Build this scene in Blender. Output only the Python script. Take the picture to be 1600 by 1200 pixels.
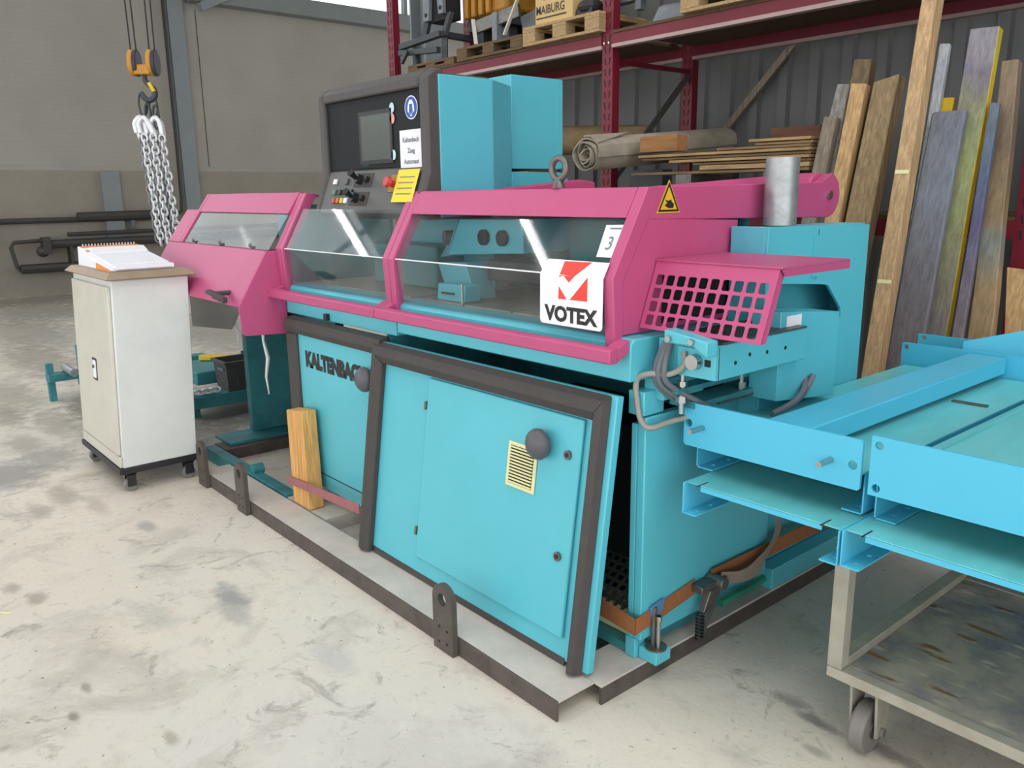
import bpy, bmesh, math, random
from mathutils import Vector, Matrix
random.seed(7)
S = bpy.context.scene
for o in list(bpy.data.objects): bpy.data.objects.remove(o)
COL = S.collection
R = math.radians

# ------------------------------------------------------------------ camera, sky, exposure
cam = bpy.data.cameras.new('camera'); co = bpy.data.objects.new('camera', cam); COL.objects.link(co)
cam.sensor_width = 36.0; cam.lens = 36.0*1281/1600; cam.clip_start = 0.05; cam.clip_end = 200
yaw, pit, rol = R(-49.577), R(13.069), R(-0.744)
f = Vector((math.sin(yaw)*math.cos(pit), math.cos(yaw)*math.cos(pit), -math.sin(pit)))
r = Vector((math.cos(yaw), -math.sin(yaw), 0)); u = r.cross(f)
r2 = math.cos(rol)*r + math.sin(rol)*u; u2 = -math.sin(rol)*r + math.cos(rol)*u
M = Matrix((r2, u2, -f)).transposed().to_4x4(); M.translation = Vector((1.573, -1.499, 1.55))
co.matrix_world = M
S.camera = co
S.view_settings.view_transform = 'Standard'; S.view_settings.look = 'None'
S.view_settings.gamma = 1.0; S.view_settings.use_curve_mapping = False
S.view_settings.exposure = -0.09

W = bpy.data.worlds.new('overcast'); S.world = W; W.use_nodes = True
bg = W.node_tree.nodes['Background']
bg.inputs[0].default_value = (0.97, 0.985, 1.0, 1); bg.inputs[1].default_value = 2.55

# ------------------------------------------------------------------ materials
def lin(c):
    return tuple(((x/255)/12.92 if x/255 <= .04045 else ((x/255+.055)/1.055)**2.4) for x in c)
MATS = {}
def mat(name, col, rough=.5, metal=0., col2=None, scale=6., amt=.5, bump=0., stretch=(1,1,1), detail=6., contrast=(.35,.7), spec=.5):
    m = bpy.data.materials.new(name); m.use_nodes = True; MATS[name] = m
    nt = m.node_tree; b = nt.nodes['Principled BSDF']
    a = lin(col); b2 = lin(col2) if col2 else tuple(x*.78 for x in a)
    tc = nt.nodes.new('ShaderNodeTexCoord'); mp = nt.nodes.new('ShaderNodeMapping')
    mp.inputs['Scale'].default_value = stretch
    nt.links.new(tc.outputs['Object'], mp.inputs['Vector'])
    n = nt.nodes.new('ShaderNodeTexNoise'); n.inputs['Scale'].default_value = scale; n.inputs['Detail'].default_value = detail
    n.inputs['Roughness'].default_value = .65
    nt.links.new(mp.outputs[0], n.inputs['Vector'])
    rp = nt.nodes.new('ShaderNodeValToRGB')
    rp.color_ramp.elements[0].position = contrast[0]; rp.color_ramp.elements[1].position = contrast[1]
    rp.color_ramp.elements[0].color = (*a, 1)
    mixc = tuple(a[i]*(1-amt) + b2[i]*amt for i in range(3))
    rp.color_ramp.elements[1].color = (*mixc, 1)
    nt.links.new(n.outputs['Fac'], rp.inputs['Fac']); nt.links.new(rp.outputs['Color'], b.inputs['Base Color'])
    b.inputs['Roughness'].default_value = rough; b.inputs['Metallic'].default_value = metal
    b.inputs['Specular IOR Level'].default_value = spec
    if bump:
        bp = nt.nodes.new('ShaderNodeBump'); bp.inputs['Strength'].default_value = bump; bp.inputs['Distance'].default_value = .01
        nt.links.new(n.outputs['Fac'], bp.inputs['Height']); nt.links.new(bp.outputs[0], b.inputs['Normal'])
    return m
TEAL = mat('teal_paint', (90,188,203), .36, col2=(80,174,190), scale=2.5, amt=.45)
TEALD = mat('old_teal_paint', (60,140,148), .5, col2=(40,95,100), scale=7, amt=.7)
TEALB = mat('bright_teal_paint', (82,190,222), .36, col2=(74,178,208), scale=2.0, amt=.4)
TEALW = mat('worn_teal_deck', (112,204,208), .34, col2=(84,176,180), scale=5, amt=.8, stretch=(1,.25,1))
PINK = mat('pink_paint', (187,80,125), .45, col2=(177,72,116), scale=3, amt=.5)
BLACKTRIM = mat('black_foam_trim', (70,66,64), .7, col2=(58,54,52), scale=30, amt=.6, bump=.1)
BLACK = mat('black_plastic', (34,34,37), .45)
DARK = mat('dark_interior', (26,30,32), .8)
CONS = mat('console_grey', (76,74,72), .6, col2=(66,64,62), scale=40, amt=.5)
CPANEL = mat('console_black_panel', (22,24,29), .6, spec=.3)
DESK = mat('desk_grey', (88,88,86), .5, col2=(70,70,70), scale=10)
SCREEN = mat('screen_glass', (84,90,87), .25)
STEEL = mat('bright_steel', (190,190,188), .3, 1.0)
STEELD = mat('dull_steel', (130,128,124), .45, .8, col2=(90,86,82), scale=20, amt=.7)
GALV = mat('galvanised', (178,182,182), .42, .65, col2=(140,144,146), scale=22, amt=.8)
BEDM = mat('worn_bed_plate', (150,150,140), .5, .2, col2=(110,112,104), scale=5, amt=.7)
BLACKSTEEL = mat('mill_steel', (98,90,84), .6, .25, col2=(70,62,58), scale=12, amt=.8, stretch=(1,1,1))
SKIDTOP = mat('dusty_steel_plate', (202,194,184), .75, 0, col2=(172,166,158), scale=5, amt=.7)
RED = mat('rack_red', (116,18,40), .5, col2=(98,16,34), scale=6)
BEAMLIP = mat('rack_beam_lip_lit', (178,152,148), .5)  # pale tone paints in the light caught along the beam's lower edge
CHIP = mat('chipboard', (96,74,52), .85, col2=(70,52,36), scale=18, amt=.7)
WHITECAB = mat('white_enamel', (222,225,222), .4, col2=(205,208,205), scale=4, amt=.6)
WHITEDOOR = mat('cream_enamel', (205,202,190), .42, col2=(190,186,172), scale=5, amt=.5)
CABTOP = mat('beige_worktop', (160,142,118), .6, col2=(140,122,98), scale=8, amt=.6)
PAPER = mat('paper_white', (236,238,244), .7, amt=.1)
ORANGE = mat('orange_print', (232,120,60), .6, col2=(240,180,80), scale=9, amt=.7)
YELLOWN = mat('yellow_paper', (228,210,60), .6, amt=.15)
YELLOW = mat('yellow_paint', (222,184,36), .5, amt=.4)
AMBER = mat('amber_machine_paint', (178,124,24), .5, col2=(120,80,20), scale=8, amt=.8)
REDP = mat('red_plastic', (190,52,48), .4)
GREENP = mat('green_plastic', (60,120,96), .4)
BLUEP = mat('sign_blue', (30,84,170), .45, amt=.05)
WHITEP = mat('white_print', (240,242,246), .45, amt=.03)
REDPRINT = mat('red_print', (232,64,52), .45, amt=.05)
INK = mat('ink_black', (34,34,36), .5, amt=.05)
INKG = mat('ink_grey', (120,122,132), .6, amt=.05)
CREAM = mat('vent_cream', (226,222,170), .5, amt=.2)
KNOB = mat('knob_grey', (88,88,94), .45, col2=(74,74,80), scale=8)
RUBBER = mat('rubber_black', (52,50,48), .6)
GREYWHEEL = mat('wheel_grey', (128,124,120), .5, col2=(100,96,92), scale=8)
HOSE = mat('hose_grey', (104,110,116), .5)
HOSEB = mat('hose_beige', (150,148,138), .55)
STRAP = mat('strap_rust', (156,98,58), .8, col2=(130,84,52), scale=40, amt=.7)
STRAPB = mat('strap_faded', (150,134,120), .8, col2=(120,106,96), scale=20, amt=.7)
STRAPP = mat('strap_mauve', (164,106,108), .8, col2=(140,90,92), scale=20, amt=.7)
BLUEPL = mat('blue_edge_protector', (86,122,160), .6)
GREENST = mat('green_webbing', (30,120,96), .7)
CRATE = mat('crate_grey', (72,72,72), .6, col2=(60,60,60), scale=10)
CARTGREY = mat('cart_grey_paint', (168,164,150), .6, col2=(140,134,118), scale=9, amt=.8)
ROLLG = mat('felt_roll', (172,162,146), .9, col2=(140,130,116), scale=10, amt=.7, bump=.2)
ROLLB = mat('brown_roll', (140,120,88), .9, col2=(110,92,66), scale=14, amt=.7)
CARTON = mat('carton_tan', (206,176,120), .8, col2=(190,158,104), scale=6)
GREYSTEEL = mat('grey_machine_paint', (122,128,134), .5, col2=(90,96,102), scale=10, amt=.7)
DARKFRAME = mat('dark_frame_steel', (58,64,68), .5, col2=(40,44,48), scale=8)
CHAINW = mat('zinc_chain', (222,224,226), .38, .35, amt=.3)
CHAIND = mat('dark_chain', (132,134,138), .42, .5)
HOOKY = mat('hook_block_ochre', (196,140,48), .5, col2=(150,100,30), scale=10)
HOOKN = mat('hook_block_navy', (48,46,66), .5)
CABLE = mat('black_cable', (40,38,36), .6)
COLGREY = mat('column_grey', (122,130,132), .6, col2=(110,118,120), scale=3)
PIPEB = mat('black_pipe', (52,52,50), .55, col2=(66,62,58), scale=6)
def grain(m, st, k=.32):
    """fine streaks, knots and checks multiplied over the board colour"""
    nt = m.node_tree; b = nt.nodes['Principled BSDF']; src = b.inputs['Base Color'].links[0].from_socket
    tc = nt.nodes.new('ShaderNodeTexCoord'); mp = nt.nodes.new('ShaderNodeMapping'); mp.inputs['Scale'].default_value = tuple(v*4 if v > 1 else v*1.6 for v in st)
    nt.links.new(tc.outputs['Object'], mp.inputs[0])
    for sc, lo_, hi_, kk in ((3.0,.38,.62,k),(9.0,.60,.68,k*.9)):
        n = nt.nodes.new('ShaderNodeTexNoise'); n.inputs['Scale'].default_value = sc; n.inputs['Detail'].default_value = 9; n.inputs['Roughness'].default_value = .7; n.inputs['Distortion'].default_value = .4
        nt.links.new(mp.outputs[0], n.inputs['Vector'])
        r_ = nt.nodes.new('ShaderNodeMapRange'); r_.inputs[1].default_value = lo_; r_.inputs[2].default_value = hi_; r_.inputs[3].default_value = 1.08; r_.inputs[4].default_value = 1-kk
        nt.links.new(n.outputs['Fac'], r_.inputs[0])
        x = nt.nodes.new('ShaderNodeMix'); x.data_type = 'RGBA'; x.blend_type = 'MULTIPLY'; x.inputs[0].default_value = 1
        nt.links.new(src, x.inputs[6]); nt.links.new(r_.outputs[0], x.inputs[7]); src = x.outputs[2]
    nt.links.new(src, b.inputs['Base Color']); return m
def wood(name, c, c2, axis='z', sc=7., amt=.85, bump=.25):
    st = {'z':(7,7,.55), 'x':(.55,7,7), 'y':(7,.55,7)}[axis]
    return grain(mat(name, c, .78, col2=c2, scale=sc, amt=amt, stretch=st, bump=bump, contrast=(.3,.72)), st)
W_PALE = wood('wood_pale', (206,170,120), (170,132,88))
W_TAN = wood('wood_tan', (200,168,126), (166,132,94))
W_GREY = wood('wood_grey', (146,134,116), (106,96,82))
W_SILV = wood('wood_silver', (146,144,138), (112,108,102))
W_BRN = wood('wood_brown', (164,140,104), (120,98,68))
W_DARK = wood('wood_dark', (118,100,74), (84,68,46))
W_SLATE = wood('board_slate_paint', (112,118,134), (104,92,98), sc=2.5, bump=.1)
W_BLUE = wood('board_blue_paint', (84,92,116), (104,92,104), sc=2.5, bump=.1)
W_WHITE = wood('board_whitewash', (160,164,172), (196,196,196), sc=3)
W_ORG = wood('wood_fresh_orange', (224,172,104), (200,148,84), sc=5)
W_XBRD = wood('wood_board_stack', (190,158,112), (140,110,74), 'x')
W_XBRD2 = wood('wood_board_stack_brown', (150,122,88), (104,82,56), 'x')
W_PAL = wood('pallet_wood', (186,158,116), (146,118,80), 'y')
W_PALD = wood('pallet_wood_dark', (112,90,62), (82,64,44), 'x')
W_REDBR = wood('timber_redbrown', (110,72,52), (84,54,40), 'x')
W_BLK = wood('block_brown', (172,124,76), (140,96,56), 'x')

def zramp(name, stops, rough=.6):
    """board with bands of overspray along its length (object Z)"""
    m = bpy.data.materials.new(name); m.use_nodes = True; nt = m.node_tree; b = nt.nodes['Principled BSDF']
    tc = nt.nodes.new('ShaderNodeTexCoord'); sp = nt.nodes.new('ShaderNodeSeparateXYZ'); nt.links.new(tc.outputs['Generated'], sp.inputs[0])
    n = nt.nodes.new('ShaderNodeTexNoise'); n.inputs['Scale'].default_value = 6; nt.links.new(tc.outputs['Object'], n.inputs['Vector'])
    ad = nt.nodes.new('ShaderNodeMath'); ad.operation = 'MULTIPLY_ADD'; ad.inputs[1].default_value = .10
    nt.links.new(n.outputs['Fac'], ad.inputs[0]); nt.links.new(sp.outputs['Z'], ad.inputs[2])
    rp = nt.nodes.new('ShaderNodeValToRGB'); e = rp.color_ramp.elements
    e[0].position = stops[0][0]; e[0].color = (*lin(stops[0][1]), 1); e[1].position = stops[-1][0]; e[1].color = (*lin(stops[-1][1]), 1)
    for p, c in stops[1:-1]:
        k = e.new(p); k.color = (*lin(c), 1)
    nt.links.new(ad.outputs[0], rp.inputs[0]); nt.links.new(rp.outputs[0], b.inputs['Base Color']); b.inputs['Roughness'].default_value = rough
    return grain(m, (5,5,.8), .30)
W_MULTI = zramp('board_overspray', [(0,(126,112,110)),(.42,(120,112,112)),(.6,(130,130,96)),(.78,(142,148,98)),(.9,(134,136,104)),(.95,(116,108,122)),(1,(134,130,138))])
W_MULTIY = zramp('board_overspray_edge', [(0,(120,112,70)),(.3,(150,136,60)),(.5,(196,168,40)),(.62,(206,172,36)),(.9,(212,170,32)),(1,(190,176,56))])

W_SLATE2 = zramp('board_slate_layers', [(0,(112,102,100)),(.35,(116,106,106)),(.62,(108,106,112)),(.85,(116,121,132)),(1,(106,110,120))])
W_BLUE2 = zramp('board_blue_layers', [(0,(124,112,106)),(.45,(122,112,110)),(.62,(112,104,116)),(.78,(84,82,116)),(.92,(84,98,120)),(1,(96,106,120))])
W_BRN2 = zramp('plank_layers', [(0,(156,130,96)),(.55,(158,132,98)),(.66,(122,128,120)),(.72,(140,118,88)),(.86,(112,96,74)),(1,(130,112,92))])
def plexi():
    m = bpy.data.materials.new('plexiglass'); m.use_nodes = True; nt = m.node_tree
    for n in list(nt.nodes):
        if n.type != 'OUTPUT_MATERIAL': nt.nodes.remove(n)
    out = nt.nodes['Material Output']
    tr = nt.nodes.new('ShaderNodeBsdfTransparent'); tr.inputs[0].default_value = (.90,.92,.92,1)
    gl = nt.nodes.new('ShaderNodeBsdfGlossy'); gl.inputs['Roughness'].default_value = .03
    df = nt.nodes.new('ShaderNodeBsdfDiffuse'); df.inputs[0].default_value = (.55,.56,.55,1)
    fr = nt.nodes.new('ShaderNodeFresnel'); fr.inputs['IOR'].default_value = 1.6
    m1 = nt.nodes.new('ShaderNodeMixShader'); m2 = nt.nodes.new('ShaderNodeMixShader')
    tc = nt.nodes.new('ShaderNodeTexCoord'); n = nt.nodes.new('ShaderNodeTexNoise'); n.inputs['Scale'].default_value = 5; n.inputs['Detail'].default_value = 8
    mp = nt.nodes.new('ShaderNodeMapRange'); mp.inputs[1].default_value = .4; mp.inputs[2].default_value = .8; mp.inputs[3].default_value = .01; mp.inputs[4].default_value = .09
    nt.links.new(tc.outputs['Object'], n.inputs['Vector']); nt.links.new(n.outputs['Fac'], mp.inputs[0])
    nt.links.new(mp.outputs[0], m1.inputs[0]); nt.links.new(tr.outputs[0], m1.inputs[1]); nt.links.new(df.outputs[0], m1.inputs[2])
    ge = nt.nodes.new('ShaderNodeNewGeometry'); sb = nt.nodes.new('ShaderNodeMath'); sb.operation = 'SUBTRACT'; sb.inputs[0].default_value = 1
    mu = nt.nodes.new('ShaderNodeMath'); mu.operation = 'MULTIPLY'      # the back face of the sheet reflects nothing of its own
    nt.links.new(ge.outputs['Backfacing'], sb.inputs[1]); nt.links.new(sb.outputs[0], mu.inputs[0]); nt.links.new(fr.outputs[0], mu.inputs[1])
    nt.links.new(mu.outputs[0], m2.inputs[0]); nt.links.new(m1.outputs[0], m2.inputs[1]); nt.links.new(gl.outputs[0], m2.inputs[2])
    nt.links.new(m2.outputs[0], out.inputs[0]); return m
PLEXI = plexi()
CURTAIN = bpy.data.materials.new('grey_plastic_curtain'); CURTAIN.use_nodes = True; _n = CURTAIN.node_tree; _o = _n.nodes['Material Output']; _p = _n.nodes['Principled BSDF']
_p.inputs['Base Color'].default_value = (*lin((116,118,114)),1); _p.inputs['Roughness'].default_value = .35
_t = _n.nodes.new('ShaderNodeBsdfTransparent'); _m = _n.nodes.new('ShaderNodeMixShader'); _m.inputs[0].default_value = .62
_n.links.new(_t.outputs[0], _m.inputs[1]); _n.links.new(_p.outputs[0], _m.inputs[2]); _n.links.new(_m.outputs[0], _o.inputs[0])
def glassmat():
    m = bpy.data.materials.new('window_glass'); m.use_nodes = True; nt = m.node_tree
    for n in list(nt.nodes):
        if n.type != 'OUTPUT_MATERIAL': nt.nodes.remove(n)
    tr = nt.nodes.new('ShaderNodeBsdfTransparent'); tr.inputs[0].default_value = (.93,.96,.97,1)
    gl = nt.nodes.new('ShaderNodeBsdfGlossy'); gl.inputs['Roughness'].default_value = .05
    mx = nt.nodes.new('ShaderNodeMixShader'); mx.inputs[0].default_value = .07
    nt.links.new(tr.outputs[0], mx.inputs[1]); nt.links.new(gl.outputs[0], mx.inputs[2]); nt.links.new(mx.outputs[0], nt.nodes['Material Output'].inputs[0])
    return m
GLASS = glassmat()
def emit(name, c, s):
    m = bpy.data.materials.new(name); m.use_nodes = True; b = m.node_tree.nodes['Principled BSDF']
    b.inputs['Base Color'].default_value = (*c,1); b.inputs['Emission Color'].default_value = (*c,1); b.inputs['Emission Strength'].default_value = s
    return m
TUBE = emit('fluorescent_tube', (1,.98,.95), 14)

def concrete_floor():
    m = bpy.data.materials.new('concrete_floor'); m.use_nodes = True; nt = m.node_tree; b = nt.nodes['Principled BSDF']; L = nt.links.new
    tc = nt.nodes.new('ShaderNodeNewGeometry')
    def noise(sc, det=8, rough=.6, dist=0.):
        n = nt.nodes.new('ShaderNodeTexNoise'); n.inputs['Scale'].default_value = sc; n.inputs['Detail'].default_value = det
        n.inputs['Roughness'].default_value = rough; n.inputs['Distortion'].default_value = dist; L(tc.outputs['Position'], n.inputs['Vector']); return n
    def mr(src, a, b_, c, d):
        k = nt.nodes.new('ShaderNodeMapRange'); k.inputs[1].default_value = a; k.inputs[2].default_value = b_; k.inputs[3].default_value = c; k.inputs[4].default_value = d; L(src, k.inputs[0]); return k.outputs[0]
    def mix(fac, a, bcol):
        k = nt.nodes.new('ShaderNodeMix'); k.data_type = 'RGBA'
        if isinstance(fac, float): k.inputs[0].default_value = fac
        else: L(fac, k.inputs[0])
        if isinstance(a, tuple): k.inputs[6].default_value = (*a,1)
        else: L(a, k.inputs[6])
        k.inputs[7].default_value = (*bcol,1); return k.outputs[2]
    c = mix(mr(noise(.55,4).outputs['Fac'], .4,.62,0,1), lin((217,207,192)), lin((208,203,195)))
    c = mix(mr(noise(2.6,9,.7,.6).outputs['Fac'], .50,.70,0,.8), c, lin((172,163,152)))
    c = mix(mr(noise(9,6,.7).outputs['Fac'], .55,.75,0,.6), c, lin((224,216,196)))
    c = mix(mr(noise(5.2,10,.75,1.2).outputs['Fac'], .57,.66,0,.75), c, lin((150,143,134)))
    c = mix(mr(noise(14,8,.7,.8).outputs['Fac'], .60,.70,0,.6), c, lin((160,154,146)))
    c = mix(mr(noise(38,3,.6).outputs['Fac'], .69,.72,0,.8), c, lin((112,106,100)))
    nz = noise(9.0,10,.72); nz2 = noise(26.0,6,.7)
    stains_and_shade = [(-3.75,-.80,.34,.24,.9,(150,146,142)),(-3.95,-.55,.30,.16,.7,(152,148,142)),(-3.17,-.64,.20,.075,.75,(160,150,138)),(-2.90,-.55,.20,.05,.5,(166,156,146)),(-3.0,-.79,.14,.06,.7,(164,154,142)),
              (-2.42,-.44,.10,.05,.7,(152,150,148)),(-1.95,-1.01,.07,.04,.85,(166,154,142)),(-2.12,-1.06,.07,.035,.8,(166,154,142)),(-1.45,-.42,.13,.06,.85,(150,148,146)),(-1.30,-.46,.16,.05,.6,(160,160,154)),(-1.47,-.70,.16,.07,.5,(178,176,170)),
              (-1.146,-1.02,.045,.018,.8,(148,140,122)),(-1.006,-1.09,.03,.018,.85,(140,130,116)),(-.70,-.90,.05,.02,.7,(156,146,130)),(-.76,-.33,.14,.06,.5,(176,176,174)),
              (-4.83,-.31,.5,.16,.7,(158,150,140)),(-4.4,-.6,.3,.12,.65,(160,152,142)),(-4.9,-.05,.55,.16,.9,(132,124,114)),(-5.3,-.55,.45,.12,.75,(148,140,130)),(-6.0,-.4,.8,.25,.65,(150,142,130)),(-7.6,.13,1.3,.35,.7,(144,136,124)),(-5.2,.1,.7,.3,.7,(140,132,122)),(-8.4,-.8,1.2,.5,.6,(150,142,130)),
              (-9.6,.4,1.8,.6,.75,(140,134,124)),(-11.6,1.0,1.6,1.1,.8,(132,126,116)),(-13.2,2.0,1.0,5,.85,(124,116,106)),(-8.0,2.2,2.4,1.0,.7,(138,132,122)),(-4.3,.9,.9,.8,.75,(112,108,102)),(-3.7,.4,.5,.25,.6,(122,118,112)),  # far patches also paint in the dimmer light deep in the hall
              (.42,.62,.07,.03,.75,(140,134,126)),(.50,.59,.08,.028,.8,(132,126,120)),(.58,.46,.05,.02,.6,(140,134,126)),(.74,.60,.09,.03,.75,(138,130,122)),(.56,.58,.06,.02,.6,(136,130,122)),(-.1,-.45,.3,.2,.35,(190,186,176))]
    for (x,y,rx,ry,s,cc) in stains_and_shade:
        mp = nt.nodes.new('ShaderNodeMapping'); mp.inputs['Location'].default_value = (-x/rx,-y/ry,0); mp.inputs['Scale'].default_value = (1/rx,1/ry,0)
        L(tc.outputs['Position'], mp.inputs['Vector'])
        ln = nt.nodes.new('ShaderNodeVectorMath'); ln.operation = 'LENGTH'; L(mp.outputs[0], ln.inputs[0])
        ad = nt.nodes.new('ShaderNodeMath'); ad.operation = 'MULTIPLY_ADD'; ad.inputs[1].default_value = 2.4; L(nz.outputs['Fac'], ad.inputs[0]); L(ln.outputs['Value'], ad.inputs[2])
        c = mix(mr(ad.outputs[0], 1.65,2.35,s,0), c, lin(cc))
    c = mix(mr(nz2.outputs['Fac'], .56,.72,0,.35), c, lin((178,170,156)))
    L(c, b.inputs['Base Color'])
    L(mr(noise(4).outputs['Fac'], .3,.7,.5,.8), b.inputs['Roughness'])
    bp = nt.nodes.new('ShaderNodeBump'); bp.inputs['Strength'].default_value = .25; bp.inputs['Distance'].default_value = .004
    L(noise(45,5).outputs['Fac'], bp.inputs['Height']); L(bp.outputs[0], b.inputs['Normal'])
    return m
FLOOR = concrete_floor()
def blockwall():
    m = bpy.data.materials.new('painted_block_wall'); m.use_nodes = True; nt = m.node_tree; b = nt.nodes['Principled BSDF']; L = nt.links.new
    tc = nt.nodes.new('ShaderNodeTexCoord'); mp = nt.nodes.new('ShaderNodeMapping'); mp.inputs['Rotation'].default_value = (R(90),0,R(90))
    L(tc.outputs['Object'], mp.inputs['Vector'])
    br = nt.nodes.new('ShaderNodeTexBrick'); br.inputs['Scale'].default_value = 1.0
    br.inputs['Color1'].default_value = (*lin((158,154,145)),1); br.inputs['Color2'].default_value = (*lin((157,153,144)),1); br.inputs['Mortar'].default_value = (*lin((150,146,137)),1)
    br.inputs['Brick Width'].default_value = .25; br.inputs['Row Height'].default_value = .075; br.inputs['Mortar Size'].default_value = .004; br.inputs['Mortar Smooth'].default_value = .8
    sw = nt.nodes.new('ShaderNodeSeparateXYZ'); L(tc.outputs['Object'], sw.inputs[0]); cb = nt.nodes.new('ShaderNodeCombineXYZ')
    L(sw.outputs['Y'], cb.inputs[0]); L(sw.outputs['Z'], cb.inputs[1]); L(cb.outputs[0], br.inputs['Vector'])
    n = nt.nodes.new('ShaderNodeTexNoise'); n.inputs['Scale'].default_value = 1.2; n.inputs['Detail'].default_value = 8; L(tc.outputs['Object'], n.inputs['Vector'])
    mx = nt.nodes.new('ShaderNodeMix'); mx.data_type = 'RGBA'; mx.blend_type = 'MULTIPLY'; mx.inputs[0].default_value = .25
    L(br.outputs['Color'], mx.inputs[6]); L(n.outputs['Fac'], mx.inputs[7]); L(mx.outputs[2], b.inputs['Base Color']); b.inputs['Roughness'].default_value = .8
    return m
BLOCK = blockwall()
SOCLE = mat('painted_socle', (140,133,122), .75, col2=(122,116,106), scale=1.5, amt=.7)
CORR = mat('sheet_metal_grey', (96,98,96), .5, .1, col2=(82,84,82), scale=2)
CEIL = mat('ceiling_deck', (118,118,116), .8)
RAFTER = mat('ledge_grey', (116,122,120), .6)
DECKM = mat('stained_cart_deck', (176,166,148), .45, col2=(96,102,116), scale=3.2, amt=.95, contrast=(.40,.62))
def _deck():
    nt = DECKM.node_tree; b = nt.nodes['Principled BSDF']; src = b.inputs['Base Color'].links[0].from_socket
    tc = nt.nodes.new('ShaderNodeTexCoord'); mp = nt.nodes.new('ShaderNodeMapping'); mp.inputs['Scale'].default_value = (2.5,9,1)
    nt.links.new(tc.outputs['Object'], mp.inputs[0])
    for sc, lo_, hi_, c in ((2.2,.60,.66,(128,96,52)),(1.5,.62,.68,(96,60,44)),(3.1,.60,.70,(196,186,164))):
        n = nt.nodes.new('ShaderNodeTexNoise'); n.inputs['Scale'].default_value = sc; n.inputs['Detail'].default_value = 7; nt.links.new(mp.outputs[0], n.inputs['Vector'])
        k = nt.nodes.new('ShaderNodeMapRange'); k.inputs[1].default_value = lo_; k.inputs[2].default_value = hi_; nt.links.new(n.outputs['Fac'], k.inputs[0])
        x = nt.nodes.new('ShaderNodeMix'); x.data_type = 'RGBA'; nt.links.new(k.outputs[0], x.inputs[0]); nt.links.new(src, x.inputs[6]); x.inputs[7].default_value = (*lin(c),1); src = x.outputs[2]
    nt.links.new(src, b.inputs['Base Color'])
_deck()

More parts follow.
